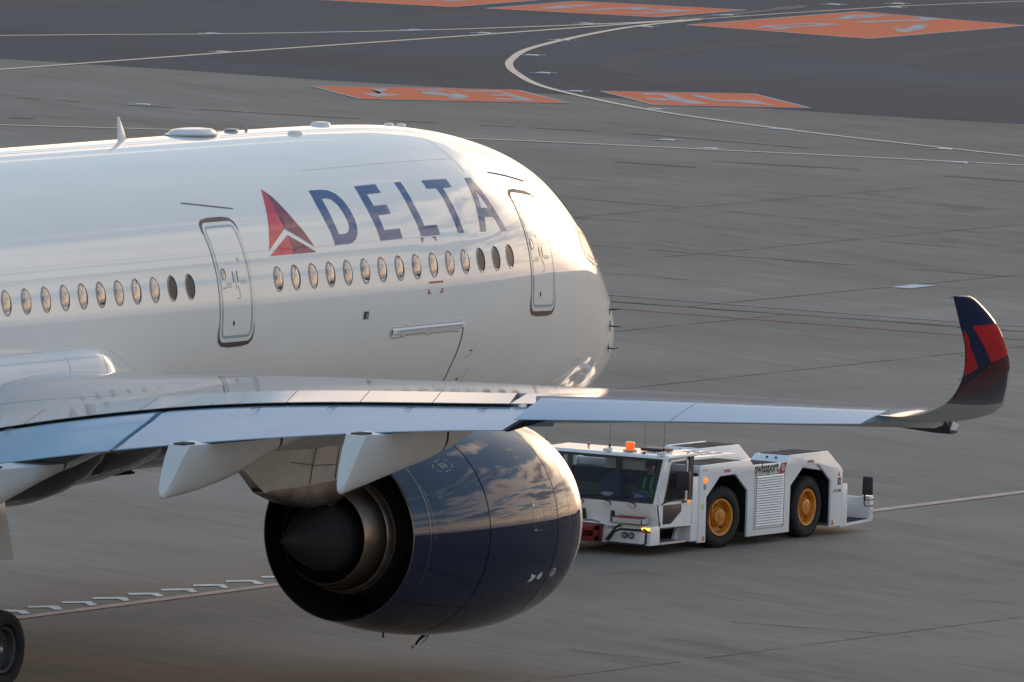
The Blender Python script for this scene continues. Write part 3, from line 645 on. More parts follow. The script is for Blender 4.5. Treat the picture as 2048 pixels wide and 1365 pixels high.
# small printed line between the lower red corners
for k in range(11): fline('small_red_print', [(-11.42+k*.05, 83.8), (-11.385+k*.05, 83.8)], .035, MREDM, .006)
fline('skin_seam', [(-8.40, 12), (-8.40, 42)], .012, MSEAM, .003)
fline('skin_seam', [(-14.3, 36.5), (-8.4, 35)], .004, MSEAM, .003)
for pts, w in (([(-5.362, 55.52), (-5.472, 56.82), (-5.552, 58.92)], .020), ([(-5.552, 58.22), (-5.642, 58.52), (-5.612, 59.52), (-5.542, 59.02)], .014), ([(-5.302, 56.42), (-5.392, 56.92), (-5.442, 58.02), (-5.522, 60.22)], .020), ([(-5.492, 58.32), (-5.382, 58.32)], .012),
               ([(-5.302, 57.22), (-5.262, 58.22), (-5.362, 58.62), (-5.412, 58.12), (-5.332, 57.52)], .014), ([(-5.302, 57.62), (-5.412, 59.82), (-5.512, 61.42)], .020)):
    fline('script_lettering', pts, w, MNVL, .006, step=.03)
fline('script_arc', [(-5.252, 55.82), (-5.192, 57.32), (-5.172, 58.93), (-5.198, 60.74), (-5.257, 62.42)], .014, MNVL, .006, step=.05)
fline('script_arc', [(-5.257, 62.42), (-5.342, 63.82), (-5.442, 64.42), (-5.522, 64.22)], .028, MNVL, .006, step=.05)
for x, a in [(-5.556, 52.60), (-5.548, 53.26), (-5.556, 53.86), (-5.427, 52.14), (-5.364, 51.47), (-5.322, 52.06), (-5.654, 54.64), (-5.643, 55.28), (-5.697, 57.22), (-5.702, 59.08), (-5.710, 59.91), (-5.691, 61.17), (-5.712, 62.22)]:
    fline('script_dot', [(x-.012, a-.4), (x+.012, a+.3)], .018, MNVL, .006)
# cockpit side window seen edge-on, cream cover
MCRM = mat('cream_window_cover', (.62, .58, .42), .3, coat=1.0, coat_rough=.03)
cw = decal('cockpit_side_window', [(-3.420, 55.70), (-3.120, 53.70), (-2.770, 52.90), (-2.470, 54.70), (-2.320, 59.70), (-2.470, 64.70), (-2.770, 68.00), (-3.140, 69.50), (-3.440, 69.10), (-3.580, 66.20), (-3.560, 61.20)], MCRM, off=.012)
fline('window_rim', [(-3.480, 55.20), (-3.120, 53.10), (-2.740, 52.30), (-2.400, 54.70), (-2.260, 59.70), (-2.400, 65.00), (-2.740, 68.60), (-3.140, 70.20), (-3.490, 69.80), (-3.640, 66.30), (-3.620, 61.10)], .035, MFRM, .012, cw, True)
fline('window_rim', [(-3.320, 56.70), (-3.070, 55.20), (-2.800, 54.70), (-2.580, 56.70), (-2.480, 60.70), (-2.600, 64.70), (-2.820, 66.90), (-3.120, 68.10), (-3.360, 67.50)], .014, MSEAM, .015, cw, True)
# front windscreen panes, out of view round the nose
for a0, a1, xa, xb in ((-40, -3, -2.5, -3.6), (3, 40, -2.5, -3.6)):
    decal('windscreen', [(xa, a0), (xa, a1), (xb, a1), (xb, a0)], MGLS, off=.01)
# pitot probes near the nose
for x, a, up in ((-1.63, 83.9, 0), (-1.56, 93.95, 1), (-1.39, 107.06, -1)):
    q = fus(x, a); n = (fus(x, a, .2)-q).normalized(); g = G()
    g.tube([q-n*.02, q+n*.08, q+n*.10+Vector((.05, 0, 0)), q+n*.11+Vector((.22, 0, -.02*up))], [.016, .013, .011, .007], 8)
    g.tube([q+n*.012+Vector((0, 0, -.10)), q+n*.012+Vector((0, 0, .10))], .008, 6)
    g.out('pitot_probe', MGAP, AIR, smooth=True)
# pale grey patches under the nose
for k, (x, a, w_, h_) in enumerate(((-3.3, 128, .10, 3.0), (-3.1, 125, .12, 2.2), (-3.5, 131, .16, 2.6), (-2.9, 129, .10, 3.4), (-2.7, 133, .14, 2.0), (-3.6, 135, .10, 3.0))):
    decal('chin_patch', [(x-w_*.6, a-h_*.5), (x+w_*.5, a-h_*.4), (x+w_*.6, a+h_*.4), (x-w_*.5, a+h_*.5)], MUN, off=.004)

# roof antennas
def blade(x, z, h, c, lean, t):
    g = G(); rr_ = []
    for k, (zz_, cc, dx_) in enumerate(((-.04, c, 0), (.0, c, 0), (h*.9, c*.32, -lean*.9), (h, c*.20, -lean))):
        rr_.append([(x+dx_+cc*u, t*(1-.5*k/3)*v, z+zz_) for u, v in ((-.5, 0), (-.2, -1), (.2, -1), (.5, 0), (.2, 1), (-.2, 1))])
    g.loft(rr_); return g.out('blade_antenna', MWP, AIR, smooth=True)
blade(-17.80, 8.69, .44, .34, .17, .03)
def dome(x, y, z, lx, ly, h, m, name='antenna_dome'):
    g = G(); prof = [(1.0, -.02), (1.0, .10), (.93, .55), (.80, .85), (.5, .98), (0.01, 1.0)]
    n = 32; rr_ = [[(x+lx*k*math.copysign(abs(math.cos(2*math.pi*j/n))**.8, math.cos(2*math.pi*j/n)), y+ly*k*math.sin(2*math.pi*j/n), z+h*(e if e > 0 else -.5)) for j in range(n)] for k, e in prof]
    g.loft(rr_); return g.out(name, m, AIR, smooth=True)
dm = dome(-15.27, 0, 8.70, .66, .34, .12, MWP); 
g = G(); n = 32; g.loft([[(-15.27+.74*k*math.cos(2*math.pi*j/n), .40*k*math.sin(2*math.pi*j/n), z_) for j in range(n)] for k, z_ in ((1, 8.66), (1, 8.715), (.9, 8.73))]); g.out('antenna_base_plate', MFRM, AIR, smooth=True)
dome(-13.84, 0, 8.70, .17, .12, .055, MFRM, 'beacon_housing'); dome(-13.3, 0, 8.70, .03, .03, .06, MFRM, 'small_mast')
dome(-12.42, -.55, 8.635, .24, .10, .07, MWP); dome(-10.38, 0.1, 8.675, .24, .16, .07, MWP)
dome(-8.0, .0, 8.585, .11, .08, .05, MWP); dome(-7.54, .0, 8.555, .11, .08, .05, MWP)

# wing-to-body fairing
def wbf_ring(x):
    k = min(max((-22.62-x)/1.25, 0), 1); k = math.sqrt(max(0, 1-(1-k)**2))
    kb = min(max((-15.5-x)/7, 0), 1); kb = kb*kb*(3-2*kb)
    zt = 4.72+(5.37-4.72)*k; ex = -.30+.36*k+.30*k*k*.0; zb = 2.60-.34*k
    half = [(0, zt-.6), (1.6, zt-.3), (2.55, zt-.02), (2.90+ex*.6, zt), (3.02+ex*.8, zt-.035), (3.12+ex, zt-.12), (3.20+ex, zt-.28), (3.25+ex, zt-.5), (3.28+ex, 4.55), (3.28+ex, 4.1), (3.10+ex, 3.62), (2.86+ex*.8, 3.24), (2.58+ex*.6, 2.95), (2.22, zb+.36), (1.75, zb+.17), (1.2, zb+.06), (.6, zb+.012), (0, zb)]
    return [(x, -y, z) for y, z in half]+[(x, y, z) for y, z in half[-2:0:-1]]
g = G(); g.loft([wbf_ring(x) for x in [-22.2, -22.62, -22.65, -22.7, -22.78, -22.9, -23.05, -23.25, -23.5, -23.87, -24.5, -25.5, -27, -29, -31, -33, -35, -37]]); wbf = g.out('wing_root_fairing', MWP, AIR, smooth=True)
wbf.data.materials.append(MNVB)
for pl in wbf.data.polygons:
    if pl.center.z < 3.55: pl.material_index = 1
# belly fairing ahead of it
g = G(); rr_ = []
for x in [-16.0, -16.8, -17.8, -19, -20.5, -22, -23.5]:
    k = min((-16-x)/5.5, 1); k = k*k*(3-2*k)
    rr_.append([(x, 2.35*(.5+.5*k)*math.sin(2*math.pi*j/36), 3.4+(.5*math.cos(2*math.pi*j/36) if math.cos(2*math.pi*j/36) > 0 else (.55+.42*k)*math.cos(2*math.pi*j/36))) for j in range(36)])
g.loft(rr_); g.out('belly_fairing', MNVB, AIR, smooth=True)
fline('root_sealant_line', [(-27.6, 95.2), (-26.8, 95.18), (-25.1, 95.2), (-23.2, 95.0), (-22.55, 99.7), (-22.0, 104.0), (-21.65, 106.5)], .020, MWHT, .006)
# panel seams on the root fairing: follow its outer surface
bm_ = bmesh.new(); bm_.from_mesh(wbf.data); WBT = BVHTree.FromBMesh(bm_); bm_.free()
def surf_line(name, pts, w, m, tree, dirv, off, parent, n=14):
    P = []; N = []
    for (p0, p1) in zip(pts[:-1], pts[1:]):
        for i in range(n+1):
            q = Vector(p0).lerp(Vector(p1), i/n); h = tree.ray_cast(q, Vector(dirv))
            if h[0] is None: continue
            nn = h[1] if h[1].dot(Vector(dirv)) < 0 else -h[1]
            P.append(h[0]+nn*off); N.append(nn)
    v = []; f = []
    for i in range(len(P)):
        t = P[min(i+1, len(P)-1)]-P[max(i-1, 0)]; s = t.cross(N[i]).normalized()*w*.5; v += [P[i]-s, P[i]+s]
    for i in range(len(P)-1): f.append((2*i, 2*i+1, 2*i+3, 2*i+2))
    if not f: return None
    o = mesh_obj(name, v, f, m, parent)
    if o.data.polygons[0].normal.dot(N[0]) < 0: o.data.flip_normals()
    return o
for x in (-23.55, -24.85): surf_line('fairing_panel_seam', [(x, -6, 5.28), (x, -6, 4.72)], .014, MSEAM, WBT, (0, 1, 0), .003, wbf)
for z in (5.22, 4.84):
    for k in range(46):
        x = -23.3-k*.085
        surf_line('rivet', [(x, -6, z-.004*k*0), (x-.02, -6, z)], .022, MSEAM, WBT, (0, 1, 0), .003, wbf, n=1)
# drain mast / blade under the belly
g = G(); g.box(-17.5, -17.1, -.05, .05, 2.52, 2.66); g.box(-17.9, -17.0, -.05, .05, 2.50, 2.545); g.out('belly_antenna', MGAP, AIR)

# ------------------------------------------------------------------ wing
ip = lambda y, t: float(np.interp(y, [a for a, b in t], [b for a, b in t]))
fTE = lambda y: ip(y, [(3, -32.7), (7, -33.2), (9.5, -33.5), (19.75, -38.1), (28.85, -42.3), (31, -43.3)])
fLE = lambda y: -20.8-.713*(y-3)
fSP = lambda y: fTE(y)+ip(y, [(3, 1.9), (9.5, 1.75), (19.75, 1.45)])
fHI = lambda y: fSP(y)+ip(y, [(3, 1.2), (9.5, 1.1), (19.75, .95)])
def sm(t):
    xs = np.array([a for a, b in t], float); ys = np.array([b for a, b in t], float)
    cf = np.polyfit(xs, ys, 4); return lambda y: float(np.polyval(cf, y))
zCR = sm([(2.5, 4.80), (3.61, 4.91), (5.6, 5.09), (7.25, 5.24), (11.54, 5.63), (15.5, 5.95), (18.7, 6.21), (21.9, 6.45), (25, 6.67), (27.2, 6.83), (29.05, 6.96)])
zHI = sm([(2.5, 4.05), (3.5, 4.28), (4.85, 4.58), (5.96, 4.79), (8.5, 5.23), (10.65, 5.49), (12.1, 5.64), (14.5, 5.87), (16, 6.01), (18.56, 6.23), (20, 6.35)])
zSP = sm([(2.5, 3.75), (4.2, 4.18), (5.63, 4.49), (7.3, 4.82), (8.74, 5.07), (10.6, 5.32), (12.7, 5.55), (14.74, 5.76), (16.7, 5.94), (18.8, 6.13), (20, 6.23)])
zFT = sm([(2.5, 3.10), (4.8, 3.66), (6.83, 4.07), (9.27, 4.47), (10.3, 4.64), (11.9, 4.89), (13.4, 5.09), (15.7, 5.40), (18.1, 5.66), (19.8, 5.84)])
zAH = sm([(19.5, 6.34), (21.6, 6.51), (24.2, 6.69), (26.75, 6.86), (28.9, 7.0)])
zAT = lambda y: ip(y, [(19.9, 6.035), (22.34, 6.25), (24.9, 6.47), (27.5, 6.69), (29, 6.83)])
def thick(y): return ip(y, [(3, 1.35), (10, .95), (20, .55), (29, .34)])
def sec_in(y, spoiler=True):
    le, hi, sp = fLE(y), fHI(y), fSP(y); cr = le-.15*(le-fTE(y)); zc_, zh, zs = zCR(y), zHI(y), zSP(y); t = thick(y)
    ze = zc_-.55*t
    up = [(le, ze), (le-.02*(le-cr)-.01, ze+.10*t), (le+(cr-le)*.15, zc_-.22*t), (le+(cr-le)*.45, zc_-.075*t), (cr, zc_)]
    B = .45*max(0, 1-max(y-3.2, 0)/4.8)
    for k in (.12, .25, .37, .5, .62, .75, .88): up.append((cr+(hi-cr)*k, zc_+(zh-zc_)*k+.05*t*4*k*(1-k)*.35+B*4*k*(1-k)*(.65+.6*k)))
    up += [(hi, zh), (sp+.02, zs)] if not spoiler else [(hi, zh)]
    zb_ = zc_-t
    if spoiler: up += [(hi-.01, zh-.10), (sp+.30, zs-.22)]
    lo = [(sp+.35, zs-.26), (hi+(cr-hi)*.15, zh-.50*t-.05), (hi+(cr-hi)*.5, (zh+zc_)/2-.88*t), (cr, zb_), (le+(cr-le)*.35, zb_+.10*t), (le-.01, ze-.14*t)]
    return [(x, -y, z) for x, z in up+lo]
def sec_out(y):
    le, hi = fLE(y), fTE(y)+1.0; cr = le-.15*(le-fTE(y)); zc_, zh = zCR(y), zAH(y); t = thick(y); ze = zc_-.55*t; zt = zAT(y)
    up = [(le, ze), (le-.02*(le-cr)-.01, ze+.10*t), (le+(cr-le)*.15, zc_-.22*t), (le+(cr-le)*.45, zc_-.075*t), (cr, zc_)]
    for k in (.25, .5, .75): up.append((cr+(hi-cr)*k, zc_+(zh-zc_)*k+.05*t*4*k*(1-k)*.35))
    up += [(hi, zh), (hi-.01, zh-.05), (hi+.02, zh-.16)]
    lo = [(hi+.03, zh-.18), (hi+(cr-hi)*.15, zh-.50*t-.03), (hi+(cr-hi)*.5, (zh+zc_)/2-.88*t), (cr, zc_-t), (le+(cr-le)*.35, zc_-t+.10*t), (le-.01, ze-.14*t)]
    return [(x, -y, z) for x, z in up+lo]
wing = None
ys1 = list(np.linspace(2.4, 19.82, 40)); ys2 = list(np.linspace(19.82, 28.90, 20))
g = G(); g.loft([sec_in(y) for y in ys1]); bx = g.out('wing', MWG, AIR, smooth=True); wing = bx
g = G(); g.loft([sec_out(y) for y in ys2]); bx2 = g.out('outer_wing_box', MWG, wing, smooth=True)
for b in (bx, bx2):
    b.data.materials.append(MUN)
    for pl in b.data.polygons:
        if pl.normal.z < -.2: pl.material_index = 1
def plate(name, m, y0, y1, fx0, fz0, fx1, fz1, th=.05, n=10, skew=0.0, parent=wing, edge=.012, bulge=0.0, k0=0.0):
    """thin moving surface between a front line (x0,z0)(y) and a rear line (x1,z1)(y)"""
    g = G(); rr_ = []
    for i in range(n+1):
        P = []
        for k, e in ((0, 0), (.06, 0), (.2, 0), (.5, 0), (.8, 0), (1, 0)):
            y = y0+(y1-y0)*i/n; yy = y+skew*(1-k)
            x = fx0(yy)+(fx1(yy)-fx0(yy))*k; z = fz0(yy)+(fz1(yy)-fz0(yy))*k+bulge*4*k*(1-k)*.5
            if k == 0: z -= k0
            P.append((x, -yy, z))
        q = [(x, y_, z-(edge+(th-edge)*(1-k)*1.0)) for (x, y_, z), k in zip(P, (0, .06, .2, .5, .8, 1))]
        rr_.append(P+q[::-1])
    g.loft(rr_); return g.out(name, m, parent, smooth=True)
# spoilers between hinge line and gap, spanwise limits read along their rear edge
SPY = [3.3, 6.20, 8.78, 10.61, 12.68, 14.71, 16.69, 18.78]
for a, b in zip(SPY[:-1], SPY[1:]):
    # hinge ends sit forward of and in line with the rear ends, square to the sweep
    plate('spoiler', MWG, a+.012, b-.012, lambda y: fHI(y)-.012, zHI, fSP, zSP, th=.10, skew=-.55 if a > 9.5 else -.30, n=8)
plate('fixed_trailing_panel', MWG, 18.80, 19.80, lambda y: fHI(y)-.012, zHI, fSP, zSP, th=.10, skew=-.3, n=3)
# flaps: upper skin starts under the spoiler edge
for a, b, nm in ((2.9, 9.26, 'inner_flap'), (9.40, 19.72, 'outer_flap')):
    g = G(); rr_ = []
    n = 22
    for i in range(n+1):
        y = a+(b-a)*i/n; P = []
        x0, z0 = fSP(y)+.38, zSP(y)-.17; x1, z1 = fTE(y), zFT(y); xs, zs = fSP(y), zSP(y)-.065
        top = [(x0+.02, z0-.14), (x0-.02, z0-.02), (x0-.12, z0+.065), (xs, zs), (xs-.22, zs-.028)]
        for k in (.3, .5, .75, 1): top.append((xs+(x1-xs)*k, zs+(z1-zs)*k+.10*(1-k)*k))
        bot = [(x1, z1-.018), (xs+(x1-xs)*.6, zs+(z1-zs)*.6-.09), (xs, zs-.22), (x0-.08, z0-.24)]
        sk = -.42 if b > 12 else -.25
        for x, z in top+bot:
            f = (x-x1)/(x0-x1); P.append((x, -(y+sk*max(f, 0)*0 ), z))
        rr_.append(P)
    g.loft(rr_); fl = g.out(nm, MFL, AIR, smooth=True)
    if nm == 'inner_flap': IF = fl
    else: OF = fl
# small fairings/hook marks on the flap leading edge
for par, yy in ((IF, 6.0), (OF, 12.1), (OF, 14.2), (OF, 16.3), (OF, 18.3)):
    g = G(); x, z = fSP(yy), zSP(yy)-.065
    g.tube([(x-.02, -yy, z+.004), (x-.16, -yy+.05, z-.010), (x-.34, -yy+.10, z-.045)], [.006, .012, .004], 6); g.out('flap_stiffener', MSEAM, par, smooth=True)
# end plate between the flaps
g = G(); rr_ = [[(x, -9.26, z) for x, z in ((fSP(9.33)+.2, zSP(9.33)-.2), (fTE(9.33)+.02, zFT(9.33)), (fTE(9.33)+.1, zFT(9.33)-.05), (fSP(9.33)+.2, zSP(9.33)-.45))], [(x, -9.40, z-.01) for x, z in ((fSP(9.33)+.2, zSP(9.33)-.2), (fTE(9.33)+.02, zFT(9.33)), (fTE(9.33)+.1, zFT(9.33)-.05), (fSP(9.33)+.2, zSP(9.33)-.45))]]
g.loft(rr_); g.out('flap_gap_seal', MSEAM, wing)
# flap end rib (dark) facing outboard
g = G(); y = 19.76; P = [(fSP(y)+.3, zSP(y)-.10), (fSP(y), zSP(y)-.05), (fTE(y)+.03, zFT(y)+.0), (fTE(y)+.10, zFT(y)-.03), (fSP(y)+.2, zSP(y)-.26)]
g.prism([(x, z) for x, z in P], -19.74, -19.80); g.out('flap_end_rib', MGAP, wing)
# ailerons
AILY = [20.02, 24.08, 28.92]
for a, b in zip(AILY[:-1], AILY[1:]):
    plate('aileron', MFL, a+.01, b-.01, lambda y: fTE(y)+.992, lambda y: zAH(y)-.006, fTE, zAT, th=.16, n=12, skew=-.0, bulge=.03, k0=.03)
# slats drooped below the leading edge
MPLS = mat('black_plastic_and_slat_shade', (.022, .022, .024), .45)
for a, b in ((3.9, 9.2), (12.2, 15.9), (16.0, 19.9), (20.0, 24.4), (24.5, 28.95)):
    g = G(); rr_ = []
    for i in range(9):
        y = a+(b-a)*i/8; le = fLE(y); t = thick(min(y, 28.8)); ze = zCR(min(y, 28.8))-.55*t-.03-.07*min(max((y-27.2)/1.2, 0), 1)
        c = .55; P = [(le+.30, ze-.16), (le+.33, ze-.04), (le+.24, ze+.06), (le+.08, ze+.09), (le-c*.25, ze+.07), (le-.10, ze+.03), (le-.02, ze-.04), (le+.10, ze-.17)]
        rr_.append([(x, -y, z) for x, z in P])
    g.loft(rr_); g.out('slat', MPLS if b > 28 else MLIP, wing, smooth=True)  # outermost slat is black: its underside shade is put into the colour
g = G(); yy = 28.96; le = fLE(yy); ze = zCR(28.8)-.55*thick(28.8)-.09; g.prism([(le+.24, ze-.12), (le+.30, ze-.02), (le+.10, ze+.05), (le+.02, ze-.10)], -yy, -yy-.02); g.out('slat_end_cap', MWP, wing)
# seams on the upper skin
bm_ = bmesh.new(); bm_.from_mesh(bx.data); BT1 = BVHTree.FromBMesh(bm_); bm_.free()
for pts in ([(fHI(y)+.75, -y, 8) for y in np.linspace(3.3, 9.5, 10)],): surf_line('skin_seam', pts, .016, MSEAM, BT1, (0, 0, -1), .003, wing, n=4)
# junction block between flap and aileron
plate('wing_corner_panel', MLIP, 19.50, 20.02, lambda y: fHI(y)+.02, lambda y: zHI(y)+.008, lambda y: fSP(y)-.10, lambda y: zSP(y)-.0, th=.05, n=3, skew=.35)

# wing tip and blended winglet
SEC = [((-41.72, 28.86, 6.93), (-39.25, 28.86, 6.8)), ((-42.25, 29.6, 6.98), (-39.75, 29.6, 6.88)), ((-42.68, 30.2, 7.08), (-40.25, 30.25, 7.02)), ((-43.18, 30.7, 7.21), (-40.75, 30.7, 7.18)), ((-43.58, 31.15, 7.37), (-41.3, 31.05, 7.33)), ((-44.01, 31.55, 7.58), (-42.0, 31.45, 7.53)), ((-44.39, 31.88, 7.87), (-42.76, 31.89, 7.89)), ((-44.69, 32.08, 8.14), (-43.12, 32.06, 8.12)), ((-45.04, 32.25, 8.5), (-43.6, 32.22, 8.46)), ((-45.38, 32.32, 8.88), (-44.12, 32.3, 8.84)), ((-45.7, 32.37, 9.29), (-44.85, 32.36, 9.2)), ((-45.75, 32.37, 9.32), (-45.2, 32.37, 9.31))]
def cat(P, t):
    n = len(P); s = t*(n-1); i = min(int(s), n-2); f = s-i
    p0, p1, p2, p3 = P[max(i-1, 0)], P[i], P[i+1], P[min(i+2, n-1)]
    return .5*((2*p1)+(p2-p0)*f+(2*p0-5*p1+4*p2-p3)*f*f+(3*p1-p0-3*p2+p3)*f**3)
TEv = [Vector((a[0], -a[1], a[2])) for a, b in SEC]; LEv = [Vector((b[0], -b[1], b[2])) for a, b in SEC]
NS = 66; CH = [0, .004, .015, .04, .08, .15, .25, .37, .5, .65, .8, .92, 1.0]
def wl_ring(t):
    a, b = cat(TEv, t), cat(LEv, t); a2, b2 = cat(TEv, min(t+.01, 1)), cat(LEv, min(t+.01, 1)); a1, b1 = cat(TEv, max(t-.01, 0)), cat(LEv, max(t-.01, 0))
    sp_ = ((a2+b2)-(a1+b1)).normalized(); c = (a-b); L = c.length; nrm = sp_.cross(c).normalized()   # towards the inner/upper side
    if nrm.dot(Vector((0, 1, .6))) < 0: nrm = -nrm
    th = .085*L*(1-.25*t); up = []; lo = []
    for k in CH:
        y = 5*(.2969*math.sqrt(k)-.126*k-.3516*k*k+.2843*k**3-.1015*k**4)*th
        up.append(b+c*k+nrm*y); lo.append(b+c*k-nrm*y)
    return up+lo[::-1][:-1]
def wl_part(name, m, t0, t1, n, cap=True, par=None):
    g = G(); g.loft([wl_ring(t0+(t1-t0)*i/n) for i in range(n+1)], caps=cap); return g.out(name, m, par or wing, smooth=True)
tip = wl_part('wing_tip', MWG, 0, .372, 24)
tip.data.materials.append(MUN)
for pl in tip.data.polygons:
    if pl.normal.z < -.15: pl.material_index = 1
wl = wl_part('winglet', MNVW, .372, 1.0, 44, par=AIR)
wl.data.materials.append(MLIP)
nr = len(wl_ring(.5))
for i, pl in enumerate(wl.data.polygons):
    pass
# bare metal leading edge strip, standing proud of the painted skin
g = G(); rr_ = []
for i in range(51):
    t = .30+.70*i/50; r_ = wl_ring(t); a, b = cat(TEv, t), cat(LEv, t); c = (a-b).normalized()
    keep = r_[:5][::-1]+r_[-1:-5:-1][:4]
    ctr = sum(keep, Vector())/len(keep); kk = [q+(q-(b+c*.18)).normalized()*.004 for q in keep]
    rr_.append(kk)
g.loft(rr_, caps=False, closed=False); g.out('winglet_leading_edge', MLIP, wl, smooth=True)
g = G(); rr_ = [[q+(q-(cat(TEv, t)+cat(LEv, t))/2).normalized()*.004 for q in wl_ring(t)] for t in (.965, .975, .985, .995, 1.0)]
g.loft(rr_); g.out('winglet_cap', MWP, wl, smooth=True)
bm_ = bmesh.new(); bm_.from_mesh(wl.data); bmesh.ops.triangulate(bm_, faces=bm_.faces); BTW = BVHTree.FromBMesh(bm_); bm_.free()
def wl_decal(name, poly, m):
    bm = bmesh.new(); tri = tessellate_polygon([[Vector((x, z, 0)) for x, z in poly]]); vv = [bm.verts.new((x, z, 0)) for x, z in poly]
    for t in tri: bm.faces.new([vv[i] for i in t])
    for _ in range(6):
        es = [e for e in bm.edges if e.calc_length() > .05]
        if not es: break
        bmesh.ops.subdivide_edges(bm, edges=es, cuts=1); bmesh.ops.triangulate(bm, faces=bm.faces)
    ok = {}
    bm.verts.index_update(); V = []
    for v in bm.verts:
        h = BTW.ray_cast(Vector((v.co.x, -40, v.co.y)), Vector((0, 1, 0)))
        if h[0] is not None:
            n = h[1] if h[1].y < 0 else -h[1]; ok[v.index] = len(V); V.append(h[0]+n*.004)
    F = [tuple(ok[v.index] for v in f.verts) for f in bm.faces if all(v.index in ok for v in f.verts)]; bm.free()
    o = mesh_obj(name, V, F, m, wl)
    if sum(1 for q in o.data.polygons if q.normal.y > 0) > len(o.data.polygons)/2: o.data.flip_normals()
wl_decal('winglet_emblem', [(-44.95, 8.80), (-43.95, 8.80), (-43.6, 8.48), (-43.35, 8.25), (-43.87, 8.13), (-44.48, 8.49)], MREDW)
wl_decal('winglet_emblem', [(-45.22, 8.76), (-45.0, 8.62), (-44.80, 8.42), (-44.19, 8.06), (-44.48, 7.90), (-44.9, 8.28)], MREDW)
wl_decal('winglet_emblem_facet', [(-43.35, 8.25), (-42.95, 8.00), (-43.05, 7.70), (-43.14, 7.53), (-43.52, 7.42), (-44.00, 7.55), (-44.20, 7.78), (-44.06, 7.94), (-43.87, 8.125)], MMARW)
# static wicks
for t in (.55, .68, .8, .92):
    q = cat(TEv, t); g = G(); g.tube([q, q+Vector((-.16, -.02, -.01))], .006, 5); g.out('static_wick', MGAP, wing)

# flap track fairings
def fairing(y, x_tip, z_tip, x_top, z_top, bot, xf, x_end, z_end, w):
    t = empty('flap_track_fairing', (0, 0, 0)); t.parent = AIR
    # aft moving cone: flat facet on its rear face, rounded keel
    g = G(); rr_ = []
    N = 20
    def ring(x, zt, zb, hw, flat):
        P = []
        for j in range(N):
            a = math.pi*j/(N-1)       # keel half ring from one upper corner to the other
            P.append((x, -y+hw*math.cos(a), zt-(zt-zb)*(math.sin(a)**.62)))
        P.append((x, -y-hw*.5, zt+flat)); P.append((x, -y, zt+flat)); P.append((x, -y+hw*.5, zt+flat))
        return P
    n = 14
    xs = [x_tip+.0, x_tip-.0+.04]+[x_tip+(xf-x_tip)*(k/n)**1.15 for k in range(1, n+1)]
    for x in xs:
        zb = float(np.interp(x, [b[0] for b in bot], [b[1] for b in bot]))
        k = (x-x_tip)/(x_top-x_tip)
        zt = z_tip+(z_top-z_tip)*min(k, 1)**.95
        hw = w*(.06+.94*min(1, ((x-x_tip)/(xf-x_tip)*1.6))**.46)
        if x <= x_tip+.001: hw *= .55; zb = z_tip-.03
        rr_.append(ring(x, zt, zb, hw, .0))
    g.loft(rr_); g.out('moving_cone', MFG, t, smooth=True)
    # fixed forward body
    g = G(); rr_ = []
    zb0 = float(np.interp(xf, [b[0] for b in bot], [b[1] for b in bot]))
    for k in (0, .1, .25, .45, .65, .85, 1):
        x = xf+.10+(x_end-xf)*k; rr_.append(ring(x, z_top+(z_end+.25-z_top)*k, (zb0+.02)+(z_end-.02-zb0)*(k**1.1), w*.97*(1-.75*k**1.8), 0))
    g.loft(rr_); g.out('fixed_fairing', MFG, t, smooth=True)
    g = G(); g.loft([ring(xf-.02+q, z_top, zb0+.03, w*.95, 0) for q in (0, .16)]); g.out('fairing_joint', MGAP, t)
    g = G(); g.prism([(x_top+.02, z_top+.02), (x_top+.35, z_top+.03), (x_top+.45, z_top-.12), (x_top+.06, z_top-.03)], -y-.12, -y+.12); g.out('flap_linkage', MGAP, t)
    return t
fairing(11.70, -35.78, 4.0, -35.25, 4.85, [(-35.78, 3.93), (-35.2, 3.97), (-34.6, 4.03), (-33.95, 4.13), (-33.11, 4.32), (-32.44, 4.55), (-32.2, 4.6)], -32.38, -30.6, 4.85, .37)
fairing(16.40, -37.78, 4.55, -37.29, 5.47, [(-37.78, 4.47), (-37.08, 4.57), (-36.4, 4.69), (-35.04, 4.91), (-34.5, 5.03)], -34.75, -33.0, 5.45, .35)
fairing(7.50, -35.3, 3.25, -34.7, 4.1, [(-35.3, 3.15), (-34.18, 3.48), (-33.4, 3.70), (-32.63, 3.90), (-32.3, 4.05)], -32.63, -30.7, 4.2, .36)

# ------------------------------------------------------------------ engine
EY, EZ = -10.5152, 2.7538
eng = empty('engine', (.738, EY, EZ)); eng.parent = AIR
def lat(name, prof, m, n=96, parent=eng, smooth=True):
    g = G(); g.lathe(prof, n=n); return g.out(name, m, parent, smooth=smooth)
NAC = [(-28.276, 1.540), (-28.0, 1.600), (-27.5, 1.705), (-27.0, 1.790), (-26.5, 1.860), (-26.0, 1.912), (-25.4, 1.950), (-24.8, 1.965), (-24.3, 1.958), (-23.8, 1.935), (-23.35, 1.885), (-22.95, 1.825), (-22.72, 1.772)]
def npr(x): return float(np.interp(x, [a for a, b in NAC], [b for a, b in NAC]))
def ncat(x):
    xs = [a for a, b in NAC]; i = min(max(int(np.searchsorted(xs, x))-1, 0), len(xs)-2); f = (x-xs[i])/(xs[i+1]-xs[i])
    P = [b for a, b in NAC]; X = xs
    def sl(k):
        if k == 0: return (P[1]-P[0])/(X[1]-X[0])
        if k == len(P)-1: return (P[-1]-P[-2])/(X[-1]-X[-2])
        return (P[k+1]-P[k-1])/(X[k+1]-X[k-1])
    h = X[i+1]-X[i]; return (2*f**3-3*f*f+1)*P[i]+(f**3-2*f*f+f)*h*sl(i)+(-2*f**3+3*f*f)*P[i+1]+(f**3-f*f)*h*sl(i+1)
